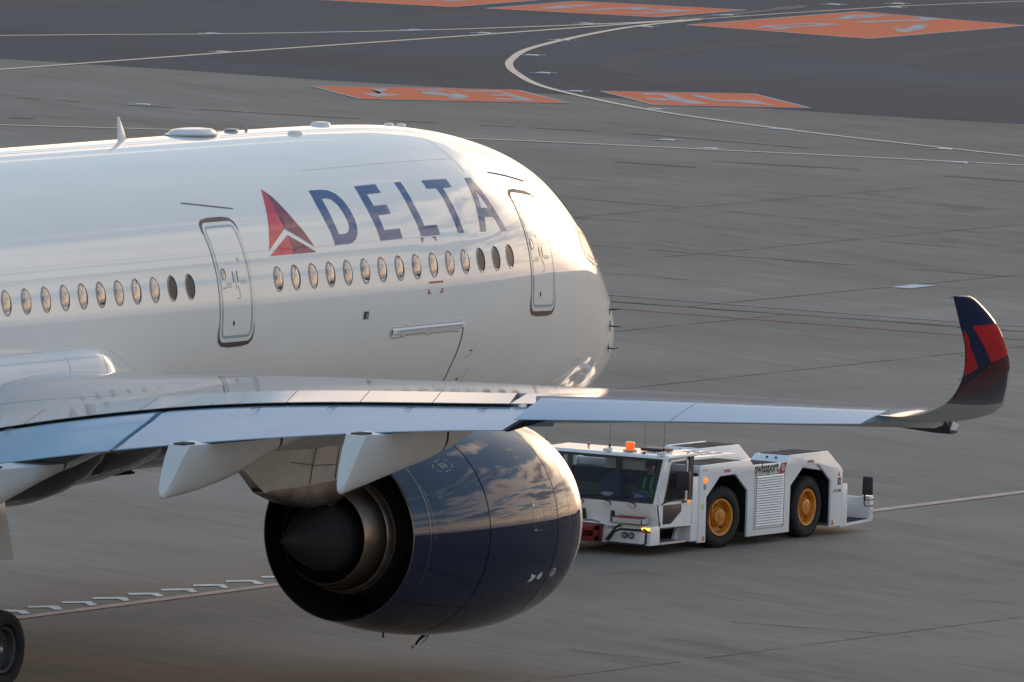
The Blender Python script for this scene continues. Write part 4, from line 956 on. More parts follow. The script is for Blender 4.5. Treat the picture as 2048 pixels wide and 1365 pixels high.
def cowl(name, x0, x1, m=MNV, n=24):
    pr = [(x0, ncat(x0)-.03), (x0+.004, ncat(x0)-.004)]+[(x0+.008+(x1-x0-.016)*k/n, ncat(x0+.008+(x1-x0-.016)*k/n)) for k in range(n+1)]+[(x1-.004, ncat(x1)-.004), (x1, ncat(x1)-.03)]
    return lat(name, pr, m)
rev = cowl('reverser_cowl', -28.276, -26.19); fan = cowl('fan_cowl', -26.17, -23.83); inl = cowl('inlet_cowl', -23.818, -22.72)
lat('cowl_inner_seal', [(-26.25, 1.82), (-26.1, 1.85)], MGAP); lat('cowl_inner_seal', [(-23.95, 1.87), (-23.7, 1.86)], MGAP)
lip = [(-22.72, 1.772), (-22.58, 1.724), (-22.48, 1.677), (-22.42, 1.627), (-22.40, 1.577), (-22.43, 1.53), (-22.55, 1.495), (-23.0, 1.47), (-23.6, 1.46), (-24.4, 1.50)]
lat('inlet_lip', lip, MLIP)
lat('fan_face', [(-24.3, 1.5), (-24.35, .5), (-23.8, .3), (-23.5, .01)], MPL)
lat('nozzle_edge', [(-28.1, 1.52), (-28.276, 1.538), (-28.280, 1.532), (-28.27, 1.520), (-27.9, 1.50)], MMET)
lat('bypass_duct', [(-28.26, 1.518), (-27.6, 1.50), (-26.6, 1.55), (-25.8, 1.55), (-25.8, .9)], MDK)
lat('core_cowl', [(-25.8, 1.20), (-26.6, 1.22), (-27.3, 1.17), (-27.9, 1.09), (-28.10, 1.055), (-28.11, 1.03), (-28.05, .98)], mat('dark_core_cowl', (.05, .05, .05), .45, metal=.4))
lat('exhaust_band', [(-28.06, 1.02), (-28.12, 1.035), (-28.26, 1.005), (-28.28, .985)], MHT)
lat('core_nozzle', [(-28.15, .975), (-28.30, .965), (-28.50, .92), (-28.72, .865), (-28.80, .845), (-28.805, .835), (-28.5, .86), (-28.0, .87), (-27.5, .8)], MBR)
lat('exhaust_plug', [(-27.5, .70), (-28.2, .64), (-28.7, .63), (-28.9, .60), (-29.2, .515), (-29.5, .395), (-29.85, .23), (-30.15, .09), (-30.20, .065), (-30.25, .05), (-30.25, .001)], MPL)
lat('nozzle_interior', [(-27.6, .86), (-27.6, .69)], MDK)
for w in range(0, 360, 45):
    g = G(); ca, sa = math.cos(R(w+20)), math.sin(R(w+20))
    for r_ in (1.16,): g.tube([(-27.2, r_*sa, r_*ca), (-26.9, 1.53*sa, 1.53*ca)], .035, 6)
    g.out('duct_strut', MDK, eng, smooth=True)
# seams and small items on the cowl
def cpt(x, ang, off=0):  # ang from top towards the right side
    r_ = ncat(x)+off; return Vector((x, -r_*math.sin(R(ang)), r_*math.cos(R(ang))))
def cline(name, pts, w, m, par, off=.004):
    Q = []
    for (x0, a0), (x1, a1) in zip(pts[:-1], pts[1:]):
        n = max(2, int(max(abs(x1-x0)/.08, abs(a1-a0)/3))); Q += [(x0+(x1-x0)*i/n, a0+(a1-a0)*i/n) for i in range(n)]
    Q.append(pts[-1]); P = [cpt(x, a, off) for x, a in Q]; v = []; f = []
    for i in range(len(P)):
        t = P[min(i+1, len(P)-1)]-P[max(i-1, 0)]; n_ = Vector((0, P[i].y, P[i].z)).normalized(); s = t.cross(n_).normalized()*w*.5; v += [P[i]-s, P[i]+s]
    for i in range(len(P)-1): f.append((2*i, 2*i+1, 2*i+3, 2*i+2))
    o = mesh_obj(name, v, f, m, par)
    if o.data.polygons[0].normal.dot(Vector((0, P[0].y, P[0].z))) < 0: o.data.flip_normals()
    return o
MLSEAM = mat('cowl_seam_line', (.10, .11, .14), .3, coat=.6)
cline('cowl_seam', [(-27.85, 20), (-27.85, 120)], .016, MLSEAM, eng); cline('cowl_seam', [(-27.80, 55), (-27.72, 90)], .008, MLSEAM, eng)
cline('cowl_seam', [(-23.30, 10), (-23.30, 105)], .012, MLSEAM, eng)
cline('latch_panel_seam', [(-24.75, 74), (-24.75, 89.5), (-24.35, 89.5), (-24.35, 74), (-24.75, 74)], .010, MLSEAM, eng)
cline('latch_panel_seam', [(-24.30, 76), (-24.22, 90)], .008, MLSEAM, eng)
for x, a in ((-24.70, 76), (-24.62, 83), (-24.68, 89)):
    cline('cowl_fastener', [(x-.02, a), (x+.02, a)], .03, MMET, eng, .006)
# dashed oval stencil high on the rear cowl
for k in range(18):
    if k % 3 == 2: continue
    w0, w1 = 2*math.pi*k/18, 2*math.pi*(k+.7)/18
    cline('service_stencil', [(-26.95+.26*math.cos(w0), 46+4.2*math.sin(w0)), (-26.95+.26*math.cos(w1), 46+4.2*math.sin(w1))], .010, MMET, eng, .005)
for k in range(3): cline('service_stencil', [(-27.02+k*.07, 44), (-26.98+k*.07, 48)], .012, MMET, eng, .005)
# hazard mark and round badge
def cdec(name, poly, m, par, off=.005):
    P = [cpt(x, a, off) for x, a in poly]; tri = tessellate_polygon([[Vector((x, a*.034, 0)) for x, a in poly]])
    o = mesh_obj(name, P, [tuple(t) for t in tri], m, par); c = P[0]
    if o.data.polygons[0].normal.dot(Vector((0, c.y, c.z))) < 0: o.data.flip_normals()
MBG = mat('pale_badge', (.62, .63, .66), .4, coat=.5)
cdec('hazard_mark', [(-24.50, 113.2), (-24.28, 114.8), (-24.36, 117.6), (-24.52, 118.2), (-24.46, 115.7)], MBG, eng)
cdec('hazard_mark', [(-24.22, 114.6), (-24.10, 112.8), (-24.05, 115.4), (-24.10, 117.6), (-24.22, 116.6)], MBG, eng)
cdec('round_mark', [(-23.62+.11*math.cos(q*math.pi/9), 114.6+2.6*math.sin(q*math.pi/9)) for q in range(18)], MBG, eng)
cdec('round_mark_centre', [(-23.62+.08*math.cos(q*math.pi/9), 114.6+1.9*math.sin(q*math.pi/9)) for q in range(18)], MNV, eng, .007)
cdec('round_mark_needle', [(-23.67, 115.8), (-23.60, 113.0), (-23.58, 114.8), (-23.62, 116)], MBG, eng, .009)
for k in range(3): cline('cowl_print', [(-23.90, 113.8+k*.8), (-23.80, 113.8+k*.8)], .010, MLSEAM, eng)
# drain mast
g = G(); g.tube([(-25.0, .0, -1.93), (-25.12, 0, -2.02), (-25.32, 0, -2.10), (-25.40, 0, -2.17)], [.07, .06, .045, .035], 8)
g.box(-25.5, -25.32, -.03, .03, -2.19, -2.13); g.out('drain_mast', MMET, eng, smooth=True)
g = G(); g.tube([(-26.4, 0.1, -1.82), (-26.4, .1, -1.95)], .02, 6); g.out('drain_tube', MGAP, eng)

# pylon
py_ = empty('pylon', (.70, 0, .25)); py_.parent = AIR
def pyl(name, rings_, m, hw_pow=.5):
    g = G(); rr_ = []
    for x, zt, zb, hwt, hwb in rings_:
        P = []
        for k in range(9): z = zt+(zb-zt)*k/8; P.append((x, EY-(hwt+(hwb-hwt)*(k/8)), z))
        for k in range(9): z = zb+(zt-zb)*k/8; P.append((x, EY+(hwb+(hwt-hwb)*(k/8)), z))
        rr_.append(P)
    g.loft(rr_); return g.out(name, m, py_, smooth=True)
pyl('pylon_fairing', [(-32.3, 4.20, 4.05, .05, .03), (-31.7, 4.55, 3.80, .16, .08), (-31.12, 4.62, 3.42, .24, .12), (-30.4, 4.70, 3.45, .34, .26), (-29.6, 4.75, 3.50, .42, .36), (-28.7, 4.8, 3.56, .48, .44), (-27.5, 4.9, 3.68, .50, .48), (-26.0, 4.9, 3.9, .48, .48), (-24.5, 4.75, 4.1, .38, .38), (-23.6, 4.62, 4.2, .22, .22)], MPY)
g = G(); rr_ = []
for x, zt, zb, hw in [(-31.15, 3.43, 3.40, .10), (-30.8, 3.46, 3.30, .22), (-30.3, 3.47, 3.17, .33), (-29.6, 3.52, 3.06, .42), (-29.0, 3.56, 3.10, .47), (-28.5, 3.60, 3.20, .49), (-27.8, 3.66, 3.3, .50), (-27.0, 3.75, 3.4, .50)]:
    rr_.append([(x, EY-hw*math.copysign(abs(math.cos(math.pi*j/16))**.6, math.cos(math.pi*j/16)), zt-(zt-zb)*math.sin(math.pi*j/16)**.8) for j in range(17)])
g.loft(rr_); g.out('heat_shield', MHT, py_, smooth=True)
g = G(); rr_ = [[(x, EY-hw*math.cos(math.pi*j/16), zt-(zt-zb)*math.sin(math.pi*j/16)) for j in range(17)] for x, zt, zb, hw in [(-28.9, 3.4, 3.02, .40), (-28.5, 3.45, 3.12, .44), (-28.2, 3.5, 3.4, .45)]]
g.loft(rr_); g.out('nozzle_collar', MBR, py_, smooth=True)
for x, zz0, zz1 in ((-29.9, 3.5, 4.2), (-29.15, 3.55, 4.3), (-28.55, 3.6, 4.3)):
    g = G(); hw = float(np.interp(x, [-30.4, -29.6, -28.7, -27.5], [.34, .42, .48, .5])); hb = float(np.interp(x, [-30.4, -29.6, -28.7, -27.5], [.26, .36, .44, .48]))
    g.tube([(x, EY-hb-.008, zz0+.02), (x+.03, EY-(hb+hw)/2-.006, (zz0+zz1)/2), (x+.10, EY-hw-.004, zz1)], .007, 5); g.out('pylon_seam', MGAP, py_)
g = G(); g.tube([(-30.6, EY-.335, 3.95), (-29.9, EY-.40, 3.86), (-29.2, EY-.45, 3.84)], .006, 5); g.out('pylon_seam', MGAP, py_)
g = G(); g.prism([(-31.28, 3.47), (-31.10, 3.41), (-31.05, 3.45), (-31.2, 3.49)], EY-.10, EY+.05); g.out('pylon_tail_bracket', MGAP, py_)
# outer fillet of the pylon with the wing underside
g = G(); rr_ = []
for x, zt, zb, hw in [(-32.6, 4.45, 4.35, .2), (-32, 4.6, 4.2, .5), (-31, 4.7, 4.12, .75), (-30, 4.7, 4.08, .9), (-28.8, 4.72, 4.1, 1.0), (-27.3, 4.72, 4.2, .9), (-26.2, 4.7, 4.35, .6)]:
    rr_.append([(x, EY-hw*math.cos(math.pi*j/16), zt-(zt-zb)*math.sin(math.pi*j/16)**1.3) for j in range(17)])
g.loft(rr_); g.out('pylon_fillet', MUN, py_, smooth=True)

# ------------------------------------------------------------------ landing gear
def wheel(parent, c, r, w, rim_m, name='gear_wheel'):
    t = empty(name, Vector(c)+Vector(parent.location)); t.parent = AIR
    g = G(); g.lathe([(-w/2*.55, r*.60), (-w/2*.9, r*.66), (-w/2, r*.80), (-w/2*.93, r*.93), (-w/2*.7, r*.985), (0, r), (w/2*.7, r*.985), (w/2*.93, r*.93), (w/2, r*.80), (w/2*.9, r*.66), (w/2*.55, r*.60)], axis='y', n=48)
    g.out('tyre', MTY, t, smooth=True)
    g = G(); g.lathe([(-w/2*.55, r*.61), (-w/2*.75, r*.58), (-w/2*.70, r*.52), (-w/2*.25, r*.48), (-w/2*.2, r*.3), (-w/2*.45, r*.22), (-w/2*.5, .001)], axis='y', n=40)
    g.lathe([(w/2*.55, r*.61), (w/2*.75, r*.58), (w/2*.2, r*.48), (w/2*.2, .001)], axis='y', n=40)
    for k in range(12):
        a = 2*math.pi*k/12; g.tube([(math.cos(a)*r*.38, -w/2*.2, math.sin(a)*r*.38), (math.cos(a)*r*.38, -w/2*.32, math.sin(a)*r*.38)], r*.03, 6)
    g.out('rim', rim_m, t, smooth=True)
    g = G(); g.lathe([(-w/2*.62, .001), (-w/2*.60, r*.07), (-w/2*.45, r*.10)], axis='y', n=8); g.out('hub_cap', MLIP, t, smooth=True)
MRIM = mat('dark_wheel_rim', (.07, .07, .072), .5, metal=.3)
gr = empty('main_landing_gear', (.55, -.05, 0)); gr.parent = AIR
for dx_ in (0, -2.04):
    for yy in (-6.30, -4.90): wheel(gr, (-32.83+dx_, yy, .70), .70, .50, MRIM)
g = G(); g.tube([(-35.0, -5.6, .72), (-32.7, -5.6, .72)], .16, 12)
for x in (-32.83, -34.87): g.tube([(x, -6.3, .7), (x, -4.9, .7)], .09, 10)
g.out('bogie_beam', MMET, gr, smooth=True)
g = G(); g.tube([(-33.85, -5.6, .75), (-33.8, -5.5, 2.2)], .13, 14); g.tube([(-33.8, -5.5, 1.9), (-33.6, -5.3, 4.0)], .22, 16); g.tube([(-33.7, -5.5, 2.4), (-32.9, -3.2, 3.9)], .08, 10); g.out('gear_strut', MLIP, gr, smooth=True)
g = G(); g.prism([(-33.4, 3.9), (-31.93, 3.25), (-31.52, 2.16), (-32.8, 2.24), (-33.4, 3.1)], -5.80, -5.86); g.out('gear_door', MWP, gr, bevel=.01)
ng = empty('nose_landing_gear', (0, 0, 0)); ng.parent = AIR
for yy in (-.28, .28): wheel(ng, (-4.9, yy, .52), .52, .36, MRIM)
g = G(); g.tube([(-4.9, -.3, .52), (-4.9, .3, .52)], .07, 10); g.tube([(-4.9, 0, .52), (-5.0, 0, 3.0)], [.09, .13], 12); g.out('nose_strut', MLIP, ng, smooth=True)
g = G(); 
for s in (-1, 1): g.prism([(-6.4, 2.75), (-4.2, 2.75), (-4.3, 1.9), (-6.2, 1.9)], .62*s, .66*s)
g.out('nose_gear_door', MWP, ng)
# tail, outside the picture
g = G(); g.prism([(-54.5, 8.3), (-61.5, 16.9), (-64.5, 16.9), (-63.5, 8.2)], -.16, .16); g.out('tail_fin', MNV, AIR, bevel=.1)
for s in (-1, 1):
    g = G(); g.prism([(-57.5, s*.8), (-63.6, s*9.6), (-65.4, s*9.6), (-63.4, s*.6)], 7.3, 7.5, axis='z'); g.out('tailplane', MWG, AIR, bevel=.05)

# ------------------------------------------------------------------ pushback tug
TL = Vector((5.0, .35, 0))
TUG = empty('pushback_tug', TL, 'low white aircraft tug with orange wheel rims and a lit amber beacon on its cab', 'aircraft tug')
def tp(o):
    """part of the tug modelled in world coordinates"""
    o.matrix_parent_inverse = Matrix.Translation(-TL); return o
MTW = mat('tug_white_paint', (.86, .85, .82), .4, coat=.5, coat_rough=.1, var=.07, vscale=2.5)
MTB = mat('tug_black', (.012, .012, .013), .5)
MGRIP = mat('black_grip_tape', (.020, .020, .023), .9, var=.3, vscale=30)
MORR = mat('orange_rim_paint', (.80, .30, .02), .45, coat=.2, var=.30, vscale=9, vcol=(.45, .14, .012))
MTRD = mat('dull_red_paint', (.22, .012, .016), .5, var=.3, vscale=5)
MAMB = mat('amber_lens', (.75, .16, .02), .2, coat=.6, emit=(1.0, .16, .02), es=.9)
MAML = mat('lit_amber_lamp', (.9, .45, .05), .2, emit=(1.0, .50, .06), es=1.5)
MREDL = mat('red_lens', (.28, .012, .012), .2, coat=.6)
MHLP = mat('lamp_glass', (.30, .32, .34), .1, coat=1.0)
MSEAT = mat('blue_seat_fabric', (.045, .085, .16), .8)
MCABI = mat('cab_interior_grey', (.13, .13, .125), .7)
MALU = mat('aluminium_tray', (.50, .50, .50), .4, metal=.5)
MYLW = mat('yellow_sticker', (.75, .60, .04), .5); MORS = mat('orange_sticker', (.70, .28, .05), .5)
def glass(name, tint, refl=1.0):
    m = bpy.data.materials.new(name); m.use_nodes = True; t = m.node_tree; t.nodes.clear()
    tr = nd(t, 'ShaderNodeBsdfTransparent', inp={0: tint+(1,)}); gl_ = nd(t, 'ShaderNodeBsdfGlossy', inp={0: (1, 1, 1, 1), 1: .02})
    fr = nd(t, 'ShaderNodeFresnel', inp={0: 1.45}); mx = nd(t, 'ShaderNodeMixShader'); o = nd(t, 'ShaderNodeOutputMaterial')
    t.links.new(mth(t, 'MULTIPLY', fr.outputs[0], refl), mx.inputs[0]); t.links.new(tr.outputs[0], mx.inputs[1]); t.links.new(gl_.outputs[0], mx.inputs[2]); t.links.new(mx.outputs[0], o.inputs[0]); return m
MWSH = glass('windscreen_glass', (.64, .69, .71), .6)
YN, YF = -1.05, 1.74
SIDE = [(2.73, .16), (3.03, .16), (3.01, 1.03), (3.53, 1.41), (4.15, 1.42), (4.66, 1.07), (4.68, .17), (6.38, .17), (6.38, 1.07), (6.89, 1.43), (7.50, 1.43), (8.02, 1.08), (8.04, .17), (8.50, .17), (8.49, 1.28), (7.87, 1.67), (6.35, 1.67), (6.16, 1.55), (4.86, 1.555), (4.70, 1.67), (2.80, 1.655), (2.73, 1.60)]
for s in (0, 1):
    y0, y1 = (YN, YN+.05) if s == 0 else (YF-.05, YF)
    g = G(); g.prism(SIDE, y0, y1); tp(g.out('side_panel', MTW, TUG, bevel=.012))
g = G(); g.prism([(8.505, .165), (8.74, .165), (8.73, .95), (8.70, .985), (8.505, 1.0)], YN+.004, YN+.35); tp(g.out('rear_corner_panel', MTW, TUG, bevel=.01))
# chassis and tops
g = G(); g.box(2.75, 8.45, YN+.80, YF-.80, .28, 1.30); g.box(4.70, 6.36, YN+.06, YF-.06, .25, 1.28); g.box(8.1, 8.7, YN+.36, YF-.06, .25, 1.15); tp(g.out('chassis', MTB, TUG))
g = G(); g.box(2.76, 4.72, YN+.06, YN+.80, 1.45, 1.50); g.box(2.76, 3.0, YN+.06, YN+.8, .25, 1.452); tp(g.out('wheel_well', MTB, TUG))
g = G(); g.prism([(6.30, 1.44), (7.55, 1.44), (8.06, 1.10), (8.06, .25), (8.40, .25), (8.40, 1.19), (7.86, 1.49), (6.30, 1.49)], YN+.055, YN+.80); tp(g.out('wheel_well', MTB, TUG))
def hump(ya, yb):
    g = G(); g.prism([(6.16, 1.545), (6.35, 1.655), (7.87, 1.655), (8.47, 1.27), (8.47, 1.20), (6.16, 1.50)], ya, yb); tp(g.out('rear_wheel_cover', MTW, TUG, bevel=.01))
    for a, b in ((6.42, 7.08), (7.16, 7.82)):
        for c, d_ in (((ya+.06), (yb-.06)),): g = G(); g.box(a, b, c, d_, 1.656, 1.664); tp(g.out('grip_pad', MGRIP, TUG))
    for yy in (ya+.22, ya+.42):
        g = G(); g.tube([(6.245, yy, 1.606), (6.23, yy, 1.622)], .022, 10); tp(g.out('vent_grommet', MTB, TUG, smooth=True))
hump(YN+.052, YN+.80); hump(YF-.80, YF-.052)
for ya, yb in ((YN+.052, YN+.80), (YF-.80, YF-.052)):
    g = G(); g.box(2.78, 4.70, ya, yb, 1.50, 1.648); tp(g.out('front_wheel_cover', MTW, TUG, bevel=.012))
    for a, b in ((2.86, 3.72), (3.80, 4.62)): g = G(); g.box(a, b, ya+.05, yb-.06, 1.650, 1.657); tp(g.out('grip_pad', MGRIP, TUG))
    g = G(); g.box(4.70, 6.16, ya, yb, 1.42, 1.535); tp(g.out('side_deck', MTW, TUG, bevel=.01))
    for a, b in ((4.80, 5.38), (5.46, 6.08)): g = G(); g.box(a, b, ya+.10, yb-.10, 1.536, 1.543); tp(g.out('grip_pad', MGRIP, TUG))
g = G(); g.prism([(2.47, 1.30), (2.47, 1.70), (5.60, 1.69), (5.85, 1.60), (5.95, 1.30)], YN+.82, YF-.82); tp(g.out('engine_hood', MTW, TUG, bevel=.02))
for k in range(7):
    for j in range(3): g = G(); x = 3.2+k*.34; y = -.05+j*.27; g.box(x, x+.20, y, y+.12, 1.694-.0032*(x-2.47), 1.704-.0032*(x-2.47)); tp(g.out('hood_vent', MSEAM, TUG))
g = G(); g.box(6.0, 8.4, YN+.82, YF-.82, 1.20, 1.36); tp(g.out('rear_deck', MTW, TUG, bevel=.01))
# louvred side grille
g = G(); g.box(4.93, 6.13, YN-.004, YN+.02, .295, .30); 
for a in ((4.93, 6.13, .293, .300), (4.93, 6.13, 1.372, 1.379), (4.927, 4.934, .293, 1.379), (6.126, 6.133, .293, 1.379)): g.box(a[0], a[1], YN-.004, YN-.001, a[2], a[3])
tp(g.out('grille_panel_seam', MTB, TUG))
g = G(); g.box(4.99, 6.06, YN-.003, YN-.001, .36, 1.345); tp(g.out('grille_recess', MTB, TUG))
NS_ = 20; sl0 = None
for k in range(NS_):
    z = .375+k*.0492
    if sl0 is None:
        g = G(); g.prism([(YN-.004, -.017), (YN-.030, -.017), (YN-.034, -.010), (YN-.008, .022), (YN-.004, .022)], 4.99, 6.055, axis='x'); sl0 = g.out('louvre_slat', MTW, TUG); tp(sl0); sl0.location.z += z
    else: c = sl0.copy(); SC.collection.objects.link(c); c.parent = TUG; tp(c); c.location.z = sl0.location.z+k*.0492
for x, z in ((4.97, .33), (6.09, .33), (4.97, 1.355), (6.09, 1.355)): g = G(); g.tube([(x, YN-.002, z), (x, YN-.008, z)], .012, 8); tp(g.out('grille_bolt', MTB, TUG))
# lettering on the side: text X axis along +X, up along +Z
SIDEROT = Matrix(((1, 0, 0), (0, 0, -1), (0, 1, 0))).to_4x4()
FRONTROT = Matrix(((0, 0, -1), (-1, 0, 0), (0, 1, 0))).to_4x4()
def put(o, loc, rot): o.matrix_parent_inverse = Matrix.Translation(-TL); o.matrix_basis = Matrix.Translation(loc) @ rot
MBLK = mat('black_print', (.012, .012, .012), .5); MRDP = mat('red_print', (.50, .02, .02), .5)
o = text_mesh('swissport', .265, MBLK, 'company_lettering', TUG, bold=.008, sx=.93); w_ = max(v.co.x for v in o.data.vertices); 
for v in o.data.vertices: v.co.x *= .96/w_
put(o, (4.905, YN-.003, 1.395), SIDEROT)
g = G(); g.prism([(5.87, 1.345), (6.09, 1.345), (6.205, 1.545), (5.985, 1.545)], YN-.0045, YN-.001); tp(g.out('red_logo_panel', MREDM, TUG))
MLOGO = mat('white_print', (.75, .75, .73), .5)
def ringflat(cx, cz, ro, ri, m, name, y):
    n = 24; V = [(cx+r*math.cos(2*math.pi*k/n)*1.0, y, cz+r*math.sin(2*math.pi*k/n)) for r in (ro, ri) for k in range(n)]
    F = [(k, (k+1) % n, n+(k+1) % n, n+k) for k in range(n)]; o = mesh_obj(name, V, F, m, TUG, smooth=False); tp(o)
    if o.data.polygons[0].normal.y > 0: o.data.flip_normals()
ringflat(6.035, 1.458, .062, .048, MLOGO, 'logo_ring', YN-.0075)
g = G(); g.box(6.028, 6.042, YN-.009, YN-.006, 1.375, 1.53); g.box(5.985, 6.085, YN-.009, YN-.006, 1.470, 1.482); g.box(5.985, 6.085, YN-.009, YN-.006, 1.434, 1.446); g.box(6.01, 6.06, YN-.009, YN-.006, 1.505, 1.512); tp(g.out('logo_cross', MLOGO, TUG))
put(text_mesh('1000kPa', .085, MRDP, 'tyre_pressure_lettering', TUG, bold=.002), (3.66, YN-.003, 1.475), SIDEROT)
put(text_mesh('1000kPa', .085, MRDP, 'tyre_pressure_lettering', TUG, bold=.002), (7.02, YN-.003, 1.48), SIDEROT)
put(text_mesh('ATC3588', .078, MBLK, 'fleet_number', TUG, bold=.001), (8.13, YN-.003, .845), SIDEROT)
def tri_sign(x, z, s, m, inner=None):
    g = G(); g.prism([(x-s*.5, z), (x+s*.5, z), (x, z+s)], YN-.004, YN-.001); o = tp(g.out('warning_triangle', m, TUG))
    if inner: g = G(); g.prism([(x-s*.12, z+s*.12), (x+s*.12, z+s*.12), (x+s*.05, z+s*.62), (x-s*.05, z+s*.62)], YN-.006, YN-.004); tp(g.out('warning_symbol', inner, TUG))
tri_sign(2.93, .19, .12, MORS, MBLK); tri_sign(8.13, .20, .13, MORS, MBLK); tri_sign(8.34, 1.16, .085, MRDP)
g = G(); g.box(2.84, 2.90, YN-.004, YN-.001, .80, .92); tp(g.out('yellow_label', MYLW, TUG))
g = G(); g.box(2.85, 2.89, YN-.004, YN-.001, .67, .78); tp(g.out('small_label', MLOGO, TUG))
g = G(); g.box(8.30, 8.42, YN-.004, YN-.001, .985, 1.13); tp(g.out('socket_plate', MCABI, TUG)); g = G(); g.tube([(8.34, YN-.003, 1.06), (8.34, YN-.02, 1.06)], .030, 10); tp(g.out('socket', MORS, TUG, smooth=True))
g = G(); g.box(2.88, 2.98, YN-.03, YN+.0, 1.325, 1.405); tp(g.out('side_marker_lamp', MAMB, TUG, bevel=.008))
g = G(); g.lathe([(YN-.004, .001), (YN-.004, .055), (YN, .055)], c=(2.93, 0, 1.235), axis='y', n=16); tp(g.out('green_badge', MGRN, TUG)); g = G(); g.box(2.905, 2.955, YN-.0065, YN-.0045, 1.245, 1.258); g.box(2.924, 2.936, YN-.0065, YN-.0045, 1.21, 1.258); tp(g.out('badge_print', MLOGO, TUG))
for x in (2.86, 2.96): g = G(); g.lathe([(YN-.004, .001), (YN-.004, .022), (YN, .022)], c=(x, 0, 1.56), axis='y', n=10); tp(g.out('lifting_eye', MSEAM, TUG))
# wheels
def tug_wheel(x, y, steer, name='tug_wheel'):
    t = empty(name, (x-TL.x, y-TL.y, .595)); t.parent = TUG; t.rotation_euler = (0, 0, R(steer))
    r = .595; w = .44
    g = G(); g.lathe([(-w*.30, .365), (-w*.46, .40), (-w*.5, .47), (-w*.47, .54), (-w*.38, .583), (-w*.2, .595), (w*.2, .595), (w*.38, .583), (w*.47, .54), (w*.5, .47), (w*.46, .40), (w*.30, .365)], axis='y', n=56)
    for k in range(44):
        a = 2*math.pi*k/44; ca, sa = math.cos(a), math.sin(a); ca2, sa2 = math.cos(a+.07), math.sin(a+.07)
        v = [(rr2*c_, yy_, rr2*s_) for (c_, s_) in ((ca, sa), (ca2, sa2)) for (rr2, yy_) in ((.560, -w*.475), (.604, -w*.40), (.607, -w*.05), (.575, -w*.02))]
        g.add(v, [(0, 1, 5, 4), (1, 2, 6, 5), (2, 3, 7, 6), (0, 3, 2, 1), (4, 5, 6, 7)])
    g.out('tyre', MTY, t, smooth=True)
    g = G(); g.lathe([(-w*.36, .370), (-w*.44, .362), (-w*.43, .318), (-w*.38, .305), (-w*.12, .290), (-w*.06, .20), (-w*.26, .190), (-w*.28, .170), (-w*.40, .158), (-w*.43, .128), (-w*.42, .05), (-w*.45, .045), (-w*.46, .001)], axis='y', n=48)
    g.lathe([(w*.3, .37), (w*.3, .001)], axis='y', n=32)
    g.out('rim', MORR, t, smooth=True)
    g = G()
    for k in range(16):
        a = 2*math.pi*k/16; g.tube([(math.cos(a)*.182, -w*.20, math.sin(a)*.182), (math.cos(a)*.182, -w*.30, math.sin(a)*.182)], .014, 6)
    g.out('wheel_bolts', MORR, t, smooth=True)
    for k in range(5):
        a = 2*math.pi*(k+.3)/5; g = G(); g.tube([(math.cos(a)*.25, -w*.10, math.sin(a)*.25), (math.cos(a)*.25, -w*.16, math.sin(a)*.25)], .030, 8); g.out('rim_hole', MTB, t)
    g = G(); g.tube([(-.30, -w*.44, .05), (-.29, -w*.50, .12), (-.26, -w*.44, .20)], .014, 6); g.out('valve_stem', MORR, t, smooth=True)
tug_wheel(3.83, YN+.29, -11); tug_wheel(7.30, YN+.31, 0); tug_wheel(3.83, YF-.29, -11); tug_wheel(7.30, YF-.31, 0)
# cab: shell with real openings
g = G()
CABX0, CABX1 = 1.44, 2.44
g.prism([(1.36, 1.850), (1.44, 1.905), (2.46, 1.925), (2.50, 1.905), (2.50, 1.865), (1.36, 1.835)], YN-.02, YF+.02); roof = tp(g.out('cab_roof', MTW, TUG, bevel=.022))
def pil(name, pts, w=.04, m=MTW):
    g = G(); g.tube(pts, w, 4); return tp(g.out(name, m, TUG))
# front corner posts (lean), white
for y in (YN+.045, YF-.045):
    g = G(); g.loft([[(1.00, y-.05, 1.00), (1.10, y-.05, 1.0), (1.10, y+.03, 1.0), (1.00, y+.03, 1.0)], [(1.345, y-.05, 1.86), (1.46, y-.05, 1.86), (1.46, y+.03, 1.86), (1.345, y+.03, 1.86)]]); tp(g.out('corner_post', MTW, TUG, bevel=.008))
# front lower panel
g = G(); g.prism([(1.00, 1.0), (1.10, 1.0), (1.24, .56), (1.14, .56)], YN-.0, YF); fp = tp(g.out('front_panel', MTW, TUG, bevel=.012))
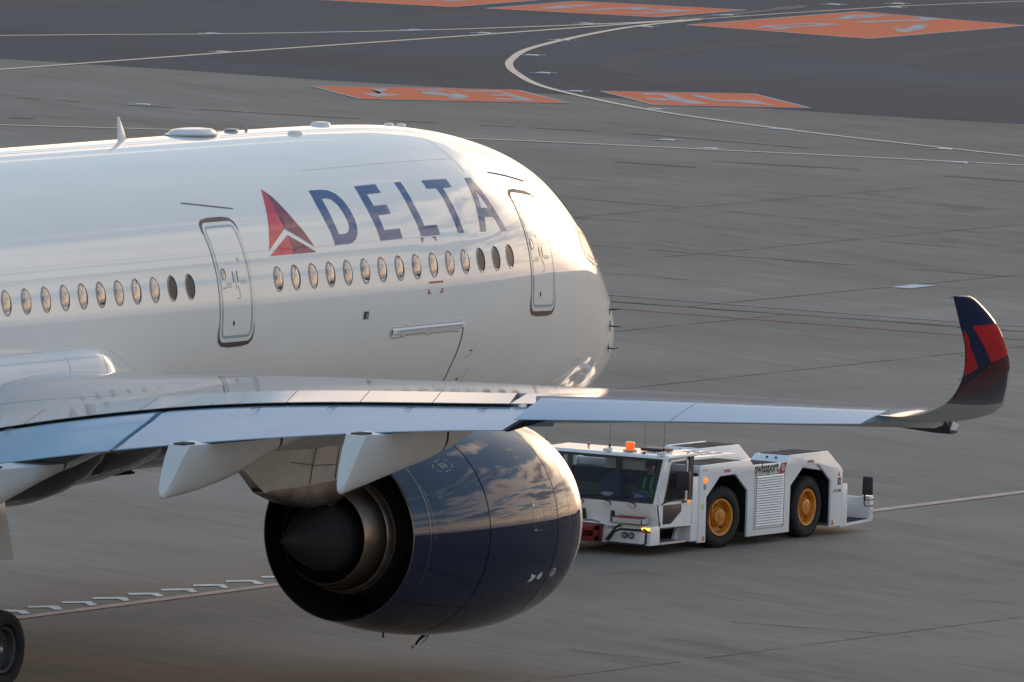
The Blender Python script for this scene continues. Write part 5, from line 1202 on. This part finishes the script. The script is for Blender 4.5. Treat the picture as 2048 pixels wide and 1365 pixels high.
# side wall below the door window: the door
def door_frame(y, s):
    out_ = [(1.20, .54), (2.12, .52), (2.14, 1.03), (2.14, 1.84), (1.44, 1.86), (1.10, 1.05)]
    V = []
    g = G(); g.prism([(1.17, .54), (2.43, .52), (2.45, 1.02), (1.03, 1.02)], y, y+.03*s); g.prism([(2.18, 1.02), (2.24, 1.02), (2.24, 1.86), (2.18, 1.86)], y, y+.03*s)
    g.prism([(1.38, 1.80), (2.24, 1.815), (2.24, 1.87), (1.40, 1.86)], y, y+.03*s); g.prism([(1.07, 1.02), (1.30, 1.02), (1.44, 1.40), (1.55, 1.81), (1.42, 1.83)], y, y+.03*s)
    o = tp(g.out('cab_door', MTW, TUG)); tag(o, 'cab door with rounded window and a lower pane' if s > 0 else None); return o
dn = door_frame(YN-.0, 1); df = door_frame(YF, -1)
for y, dd_ in ((YN, dn), (YF, df)):
    e = -.004 if y < 0 else .004
    # rubber gasket ring round the window
    P = [(1.34, 1.06), (1.40, 1.03), (2.12, 1.03), (2.17, 1.08), (2.18, 1.72), (2.12, 1.80), (1.62, 1.79), (1.55, 1.72)]
    Q = [(1.375, 1.075), (1.42, 1.06), (2.10, 1.06), (2.14, 1.10), (2.15, 1.71), (2.10, 1.77), (1.64, 1.76), (1.58, 1.70)]
    n = len(P); V = [(a, y+e, b) for a, b in P]+[(a, y+e, b) for a, b in Q]; o = mesh_obj('window_gasket', V, [(i, (i+1) % n, n+(i+1) % n, n+i) for i in range(n)], MPLS, TUG, smooth=False); tp(o)
    o = mesh_obj('door_glass', [(a, y+e*.5, b) for a, b in Q], [tuple(range(n))], MWSH, TUG, smooth=False); tp(o)
    g = G(); g.prism([(1.30, .60), (1.62, .60), (2.02, .82), (2.02, .97), (1.30, .97)], y+e-.002, y+e+.002); tp(g.out('lower_door_pane', MPLS, TUG, bevel=.001))
g = G(); g.prism([(2.27, .98), (2.44, 1.10), (2.45, 1.88), (2.27, 1.88)], YN-.008, YN-.002); tp(g.out('rear_quarter_pane', MPLS, TUG))
g = G(); g.box(2.42, 2.47, YN+.01, YF-.01, .55, 1.20); g.box(2.42, 2.47, YN+.01, YF-.01, 1.78, 1.87)
for y in (YN+.01, -.30, .55, YF-.11): g.box(2.42, 2.47, y, y+.10, 1.2, 1.8)
tp(g.out('cab_rear_wall', MCABI, TUG))
g = G(); g.box(1.15, 2.42, YN+.04, YF-.04, .50, .56); tp(g.out('cab_floor', MCABI, TUG))
g = G(); g.prism([(1.10, 1.02), (1.42, 1.00), (1.50, .90), (1.30, .56), (1.14, .56)], YN+.06, YF-.06); tp(g.out('dashboard', MCABI, TUG, bevel=.02))
# windscreen
WB, WT = (1.012, 1.02), (1.345, 1.85)
def wpt(k, y, o_=0): return (WB[0]+(WT[0]-WB[0])*k-o_, y, WB[1]+(WT[1]-WB[1])*k)
o = mesh_obj('windscreen', [wpt(0, YF-.07, .004), wpt(0, YN+.08, .004), wpt(1, YN+.08, .004), wpt(1, YF-.07, .004)], [(0, 1, 2, 3)], MWSH, TUG, smooth=False); tp(o)
P = [(0, YF-.06), (0, YN+.06), (1, YN+.06), (1, YF-.06)]; Q = [(.055, YF-.13), (.055, YN+.13), (.945, YN+.13), (.945, YF-.13)]
V = [wpt(k, y, .007) for k, y in P]+[wpt(k, y, .007) for k, y in Q]; tp(mesh_obj('windscreen_frame', V, [(i, (i+1) % 4, 4+(i+1) % 4, 4+i) for i in range(4)], MTB, TUG, smooth=False))
g = G(); y = 1.22; a, b = wpt(.05, y, .009), wpt(.95, y, .009); g.tube([a, b], .022, 4); tp(g.out('windscreen_divider', MTB, TUG))
for y0 in (.55, -.05, -.60):
    g = G(); a = (.985, y0, .985); g.tube([(1.02, y0, .93), a, wpt(.10, y0+.45, .03)], [.014, .012, .008], 6); g.tube([wpt(.03, y0+.75, .022), wpt(.11, y0+.18, .022)], .009, 6); tp(g.out('windscreen_wiper', MTB, TUG, smooth=True))
    g = G(); g.tube([(1.02, y0, .93), (1.01, y0+.05, .89), (1.02, y0+.12, .90), (1.01, y0+.16, .96)], .004, 5); tp(g.out('washer_hose', MTB, TUG, smooth=True))
# placard in the windscreen
g = G(); g.loft([[wpt(.09, -.50, -.03), wpt(.09, -.82, -.03), wpt(.20, -.82, -.03), wpt(.20, -.50, -.03)], [wpt(.09, -.50, -.035), wpt(.09, -.82, -.035), wpt(.20, -.82, -.035), wpt(.20, -.50, -.035)]]); tp(g.out('blue_placard', mat('placard_blue', (.02, .06, .30), .5), TUG))
put(text_mesh('2014', .085, MLOGO, 'placard_lettering', TUG, bold=.002), Vector(wpt(.105, -.54, -.022)), FRONTROT)
g = G(); g.loft([[wpt(.09, .25, -.04), wpt(.09, .02, -.04), wpt(.16, -.02, -.12), wpt(.17, .22, -.12)], [wpt(.085, .25, -.045), wpt(.085, .02, -.045), wpt(.15, -.02, -.125), wpt(.16, .22, -.125)]]); tp(g.out('paper_on_dashboard', mat('crumpled_paper', (.5, .5, .48), .8), TUG))
# hinges, handle, mirror
for z in (.72, 1.16): g = G(); g.tube([(1.09 if z > 1 else 1.165, YN-.012, z-.05), (1.075 if z > 1 else 1.155, YN-.012, z+.05)], .022, 8); tp(g.out('door_hinge', MTW, TUG, smooth=True))
g = G(); g.box(2.02, 2.20, YN-.03, YN-.005, .985, 1.02); tp(g.out('door_handle', MTB, TUG, bevel=.006)); g = G(); g.lathe([(YN-.05, .001), (YN-.045, .022), (YN-.01, .03)], c=(2.27, 0, 1.00), axis='y', n=12); tp(g.out('side_repeater_lamp', MAMB, TUG, smooth=True))
g = G(); g.tube([(1.20, YN-.02, .99), (1.16, YN-.10, 1.03), (1.30, YN-.20, 1.10), (1.62, YN-.24, 1.24)], .014, 8); tp(g.out('mirror_arm', MTB, TUG, smooth=True))
g = G(); g.box(1.52, 1.60, YN-.42, YN-.14, 1.27, 1.64); tp(g.out('door_mirror', MPLS, TUG, bevel=.03))
# front bumper, step, coupling
g = G(); g.prism([(.82, .21), (1.22, .21), (1.20, .575), (.88, .575)], YN, YN+.26); g.prism([(.90, .21), (1.20, .21), (1.18, .575), (.94, .575)], YN+.26, YF); tp(g.out('front_bumper', MTW, TUG, bevel=.012))
g = G(); g.box(1.22, 2.72, YN+.55, YF-.1, .20, .52); g.box(2.46, 2.74, YN+.30, YF-.1, .20, 1.50); tp(g.out('under_cab_frame', MTB, TUG))
g = G(); g.box(2.46, 2.74, YN+.02, YN+.35, .20, 1.45); tp(g.out('fender_front_face', MTW, TUG, bevel=.01))
g = G(); g.box(1.30, 2.30, YN+.03, YN+.50, .205, .245); tp(g.out('entry_step', MALU, TUG)); g = G(); g.prism([(2.30, .21), (2.73, .19), (2.73, .45), (2.60, .52), (2.46, .52)], YN+.30, YN+.36); tp(g.out('step_side', MTW, TUG))
g = G(); g.box(.835, .90, YN+.03, YN+.20, .505, .545); tp(g.out('lit_indicator_lamp', MAML, TUG, bevel=.006))
g = G(); g.box(.86, .93, YN+.02, YN+.22, .30, .49); tp(g.out('rear_light_cluster', MREDL, TUG, bevel=.01))
for y in (-.60, -.45):
    g = G(); g.lathe([(-.03, .001), (-.028, .03), (-.01, .045), (0, .055)], c=(.895, y, .375), axis='x', n=20); t_ = tp(g.out('headlight', MHLP, TUG, smooth=True))
    g = G(); g.lathe([(-.015, .052), (-.02, .062), (.0, .066)], c=(.895, y, .375), axis='x', n=20); tp(g.out('headlight_ring', MTB, TUG, smooth=True))
g = G(); g.tube([(.93, -.33, .56), (.80, -.30, .52), (.76, -.12, .27), (.76, -.16, .225), (.76, -.92, .215), (.78, -.98, .25), (.80, -.98, .50), (.84, -.90, .52)], .024, 8); g.tube([(.80, -.88, .50), (.76, -.42, .50), (.76, -.30, .44), (.76, -.18, .27)], .022, 8); tp(g.out('lamp_guard', MTB, TUG, smooth=True))
g = G(); g.box(.72, 1.05, YN+.14, YN+.80, .615, .625); g.box(.72, .735, YN+.14, YN+.80, .615, .72); g.prism([(.72, .615), (1.05, .615), (1.05, .76), (.72, .70)], YN+.14, YN+.155); g.prism([(.72, .615), (1.05, .615), (1.05, .76), (.72, .70)], YN+.785, YN+.80); tp(g.out('front_tray', MALU, TUG))
g = G(); g.box(.74, 1.03, YN+.17, YN+.77, .63, .745); tp(g.out('red_chock_in_tray', MTRD, TUG, bevel=.01))
for y in (-.08, .56): g = G(); g.box(1.03, 1.12, y-.035, y+.035, .60, .82); tp(g.out('bumper_slot', MTB, TUG, bevel=.01))
put(text_mesh('ATC3588', .085, MBLK, 'fleet_number', TUG, bold=.001), (.895, .10, .485), FRONTROT)
g = G(); g.prism([(.02, .56), (.02, .56)][0:0]+[(-.20, .64), (-.30, .64), (-.25, .72)], .985, .99, axis='x'); tp(g.out('warning_triangle', MORS, TUG))
g = G(); g.box(.45, .93, .06, .72, .24, .34); g.box(.45, .93, .06, .72, .44, .545); g.box(.80, .95, .04, .74, .22, .56); g.tube([(.55, .4, .24), (.55, .4, .60)], .05, 12); g.box(.60, .8, .06, .10, .24, .54); tp(g.out('tow_coupling', MTRD, TUG, bevel=.012))
g = G(); g.tube([(.70, .45, .62), (.70, .20, .64), (.80, .05, .60)], .018, 8); tp(g.out('coupling_hose', MMET, TUG, smooth=True))
# beacon, aerials and small roof items
g = G(); g.box(1.64, 1.84, -.13, .07, 1.915, 1.95); tp(g.out('beacon_base', mat('brass_base', (.50, .38, .22), .4, metal=.5), TUG, bevel=.008))
g = G(); g.loft([[(1.74+s*math.cos(2*math.pi*k/12), -.03+s*math.sin(2*math.pi*k/12), z) for k in range(12)] for s, z in ((.085, 1.95), (.088, 1.98), (.088, 2.08), (.08, 2.10), (.02, 2.105))]); tp(g.out('amber_beacon', mat('beacon_lens', (.85, .12, .01), .15, coat=1.0, emit=(1.0, .10, .01), es=.6), TUG, smooth=True))
for (x, y, h) in ((1.47, .27, .10), (1.60, -.42, 0), (1.48, -.92, 0), (1.48, 1.68, .0)):
    if (x, y) == (1.60, -.42): g = G(); g.tube([(x, y, 1.91), (x, y, 1.945)], [.05, .012], 10); g.tube([(x, y, 1.94), (x+.01, y, 2.68)], .0035, 5); tp(g.out('whip_aerial', MTB, TUG))
    else:
        g = G(); g.box(x-.045, x+.045, y-.04, y+.04, 1.90, 1.99); tp(g.out('aerial_socket', MTW, TUG, bevel=.008)); g = G(); g.tube([(x, y, 1.99), (x, y, 2.03), (x, y, 2.045), (x, y, 2.06)], [.022, .022, .03, .01], 8); g.tube([(x, y, 2.05), (x+.0, y, 2.05+(.62 if y < 0.5 else .12))], .0035, 5); tp(g.out('whip_aerial', MTB, TUG))
        g = G(); g.box(x-.10, x-.045, y-.02, y+.09, 1.915, 1.975); tp(g.out('roof_lamp', MTW, TUG, bevel=.008))
g = G(); g.box(2.02, 2.40, -.62, -.10, 1.925, 1.985); tp(g.out('roof_intake', MPLS, TUG, bevel=.02))
g = G(); g.tube([(2.3, 1.2, 1.92), (2.3, 1.2, 1.97)], .025, 10); tp(g.out('small_red_lamp', MREDL, TUG))
for y in (-1.0,): g = G(); g.tube([(2.3, y, 1.92), (2.3, y, 1.95)], .014, 8); tp(g.out('roof_bolt', MTB, TUG))
# seats and wheel inside
def seat_(x, y, m):
    g = G(); g.box(x-.22, x+.25, y-.23, y+.23, .70, .84); o = tp(g.out('seat', m, TUG, bevel=.05))
    g = G(); g.loft([[(x+.18, y-.22, .82), (x+.30, y-.22, .82), (x+.30, y+.22, .82), (x+.18, y+.22, .82)], [(x+.27, y-.21, 1.30), (x+.37, y-.21, 1.30), (x+.37, y+.21, 1.30), (x+.27, y+.21, 1.30)], [(x+.30, y-.14, 1.42), (x+.37, y-.14, 1.42), (x+.37, y+.14, 1.42), (x+.30, y+.14, 1.42)]]); tp(g.out('seat_backrest', m, TUG, bevel=.03))
seat_(1.95, .62, MSEAT); seat_(1.88, -.40, MCABI)
g = G(); n = 28; g.tube([(1.60+.10*math.cos(2*math.pi*k/n), -.40+.20*math.sin(2*math.pi*k/n), 1.05+.17*math.cos(2*math.pi*k/n)) for k in range(n+1)], .014, 8); g.tube([(1.60, -.40, 1.05), (1.42, -.40, .92)], .025, 8); tp(g.out('steering_wheel', MTB, TUG, smooth=True))
# rear platform
g = G(); g.box(8.50, 9.66, YN+.06, YF-.06, .20, .245); tp(g.out('rear_platform', MGRIP, TUG)); g = G(); g.prism([(8.50, .14), (9.45, .18), (9.80, .20), (9.80, .24), (8.50, .20)], YN+.02, YF-.04); tp(g.out('platform_frame', MTW, TUG))
g = G(); g.box(9.66, 9.72, YN+.03, YF-.03, .22, .66); tp(g.out('rear_wall', MTW, TUG, bevel=.008))
g = G(); g.box(9.66, 9.80, YN, YN+.05, .22, .67); g.box(9.60, 9.80, YN, YN+.16, .655, .69); tp(g.out('rear_post', MTW, TUG, bevel=.01))
g = G(); g.box(9.20, 9.30, YN+.55, YF-.3, .24, .82); tp(g.out('rear_seat_panel', MTW, TUG, bevel=.01))
g = G(); g.tube([(9.78, YN-.01, .62), (9.44, YN-.02, .62), (9.40, YN-.02, .66), (9.40, YN-.02, .80)], .014, 8); g.tube([(9.78, YN-.01, .50), (9.44, YN-.02, .50), (9.38, YN-.02, .56), (9.38, YN-.02, .80)], .014, 8); tp(g.out('mirror_bracket', MTB, TUG, smooth=True))
g = G(); g.box(9.34, 9.41, YN-.20, YN+.02, .73, 1.10); tp(g.out('rear_mirror', MPLS, TUG, bevel=.03))
g = G(); g.tube([(9.76, YN-.01, .42), (9.72, YN-.02, .40), (9.73, YN-.02, .33)], .008, 6); tp(g.out('safety_hook', MMET, TUG))

# tow bar between the nose gear and the tug
TB = empty('tow_bar', (-2.0, .1, .3), 'red tow bar head at the tug front beside the engine cowl', 'tow bar')
def tb(o): o.matrix_parent_inverse = Matrix.Translation((2.0, -.1, -.3)); return o
g = G(); g.tube([(-4.2, 0, .45), (.35, .38, .42)], .07, 14); tb(g.out('bar', MTRD, TB, smooth=True))
g = G(); g.tube([(.25, .37, .42), (.62, .40, .42)], [.09, .05], 12); tb(g.out('towing_eye', mat('yellow_cap', (.50, .27, .04), .5), TB, smooth=True))
for s in (-.45, .75): 
    g = G(); n = 24; g.lathe([(-.07, .001), (-.07, .08), (-.05, .15), (0, .17), (.05, .15), (.07, .08), (.07, .001)], c=(-1.6, s, .17), axis='y', n=24); tb(g.out('bar_wheel', MTY, TB, smooth=True))
g = G(); g.tube([(-1.6, -.45, .17), (-1.6, .75, .17)], .03, 8); g.tube([(-1.6, .15, .17), (-1.6, .22, .42)], .03, 8); tb(g.out('axle', MMET, TB, smooth=True))

# driver: one skinned body, seated, hands on the wheel
def skinned(name, verts, edges, radii, m, parent=None, root=0, sub=2):
    me = bpy.data.meshes.new(name); me.from_pydata(verts, edges, []); o = bpy.data.objects.new(name, me); SC.collection.objects.link(o)
    sk = o.modifiers.new('s', 'SKIN'); sk.use_smooth_shade = True; s2 = o.modifiers.new('u', 'SUBSURF'); s2.levels = sub; s2.render_levels = sub
    if not me.skin_vertices: me.skin_vertices.new()
    for i, r_ in enumerate(radii):
        d_ = me.skin_vertices[0].data[i]; d_.radius = r_ if isinstance(r_, tuple) else (r_, r_); d_.use_root = (i == root)
    dg = bpy.context.evaluated_depsgraph_get(); dg.update(); me2 = bpy.data.meshes.new_from_object(o.evaluated_get(dg))
    SC.collection.objects.unlink(o); bpy.data.objects.remove(o); me2.materials.clear(); me2.materials.append(m)
    for p_ in me2.polygons: p_.use_smooth = True
    o = bpy.data.objects.new(name, me2); return link(o, parent)
px_, py0 = 1.95, -.40
V = [(px_+.05, py0, .93), (px_+.04, py0, 1.10), (px_+.02, py0, 1.30), (px_+.0, py0, 1.42), (px_-.03, py0, 1.50), (px_-.05, py0, 1.58), (px_-.05, py0, 1.68)]
r_ = [(.16, .13), (.15, .11), (.17, .12), (.10, .08), (.052, .055), (.075, .088), (.062, .075)]
E_ = [(0, 1), (1, 2), (2, 3), (3, 4), (4, 5), (5, 6)]
for s in (-1, 1):
    b = len(V); V += [(px_+.02, py0+s*.17, 1.38), (px_-.06, py0+s*.24, 1.16), (px_-.27, py0+s*.22, 1.06), (px_-.38, py0+s*.17, 1.10), (px_-.43, py0+s*.16, 1.13)]; r_ += [.070, .052, .042, .030, (.020, .040)]
    E_ += [(2, b), (b, b+1), (b+1, b+2), (b+2, b+3), (b+3, b+4)]
    b = len(V); V += [(px_-.05, py0+s*.10, .90), (px_-.42, py0+s*.14, .92), (px_-.50, py0+s*.14, .64), (px_-.60, py0+s*.14, .60)]; r_ += [.095, .068, .050, .042]
    E_ += [(0, b), (b, b+1), (b+1, b+2), (b+2, b+3)]
MSKIN = mat('skin', (.36, .20, .13), .55); MUNI = mat('dark_uniform', (.05, .055, .07), .8); MVST = mat('lime_vest', (.14, .46, .15), .7)
DRV = skinned('person', V, E_, r_, MUNI)
DRV.data.materials.append(MSKIN)
for pl in DRV.data.polygons:
    c = pl.center
    if c.z > 1.49 or (c.x < px_-.355 and c.z > 1.0): pl.material_index = 1
tag(DRV, 'seated tug driver in a dark cap and lime striped vest behind the windscreen', 'person')
g = G()
for k in range(4):
    for s in (-1, 1):
        for j in range(2): pass
for s in (-1, 1):
    for k in range(4): y = py0+s*(.045+.022*k); g.tube([(px_-.40-.008*(k % 2), y, 1.115+.01*k), (px_-.435, y, 1.14), (px_-.425, y, 1.165), (px_-.395, y, 1.165)], [.011, .010, .009, .007], 6)
    g.tube([(px_-.39, py0+s*.14, 1.12), (px_-.40, py0+s*.12, 1.16)], [.012, .008], 6)
g.out('fingers', MSKIN, DRV, smooth=True)
g = G()
for s in (-1, 1): g.loft([[(px_-.125, py0+s*.08-.022, 1.10), (px_-.13, py0+s*.08+.022, 1.10), (px_-.11, py0+s*.08+.022, 1.10), (px_-.11, py0+s*.08-.022, 1.10)], [(px_-.16, py0+s*.075-.022, 1.28), (px_-.16, py0+s*.075+.022, 1.28), (px_-.10, py0+s*.075+.022, 1.28), (px_-.10, py0+s*.075-.022, 1.28)], [(px_-.08, py0+s*.07-.02, 1.43), (px_-.08, py0+s*.07+.02, 1.43), (px_-.02, py0+s*.07+.02, 1.44), (px_-.02, py0+s*.07-.02, 1.44)]])
g.box(px_-.17, px_+.1, py0-.16, py0+.16, 1.13, 1.17)
g.out('vest_stripes', MVST, DRV)
g = G(); g.lathe([(1.66, .098), (1.70, .100), (1.745, .085), (1.765, .05), (1.77, .001)], c=(px_-.045, py0, 0), axis='z', n=20); g.loft([[(px_-.12, py0-.07, 1.665), (px_-.12, py0+.07, 1.665), (px_-.12, py0+.07, 1.675), (px_-.12, py0-.07, 1.675)], [(px_-.20, py0-.05, 1.65), (px_-.20, py0+.05, 1.65), (px_-.20, py0+.05, 1.656), (px_-.20, py0-.05, 1.656)]])
g.out('cap', mat('dark_cap', (.11, .11, .12), .8), DRV, smooth=True)
g = G(); g.tube([(px_-.135, py0, 1.615), (px_-.16, py0, 1.59), (px_-.14, py0, 1.575)], [.010, .015, .010], 6)
for s in (-1, 1): g.tube([(px_-.05, py0+s*.085, 1.63), (px_-.045, py0+s*.10, 1.61), (px_-.05, py0+s*.085, 1.585)], [.01, .016, .008], 6)
g.out('nose_and_ears', MSKIN, DRV, smooth=True)
g = G()
for s in (-1, 1): g.lathe([(-.012, .001), (-.008, .010), (0, .013)], c=(px_-.128, py0+s*.032, 1.63), axis='x', n=8)
g.tube([(px_-.135, py0-.025, 1.548), (px_-.14, py0+.025, 1.548)], .005, 5); g.out('eyes_and_mouth', MTB, DRV, smooth=True)
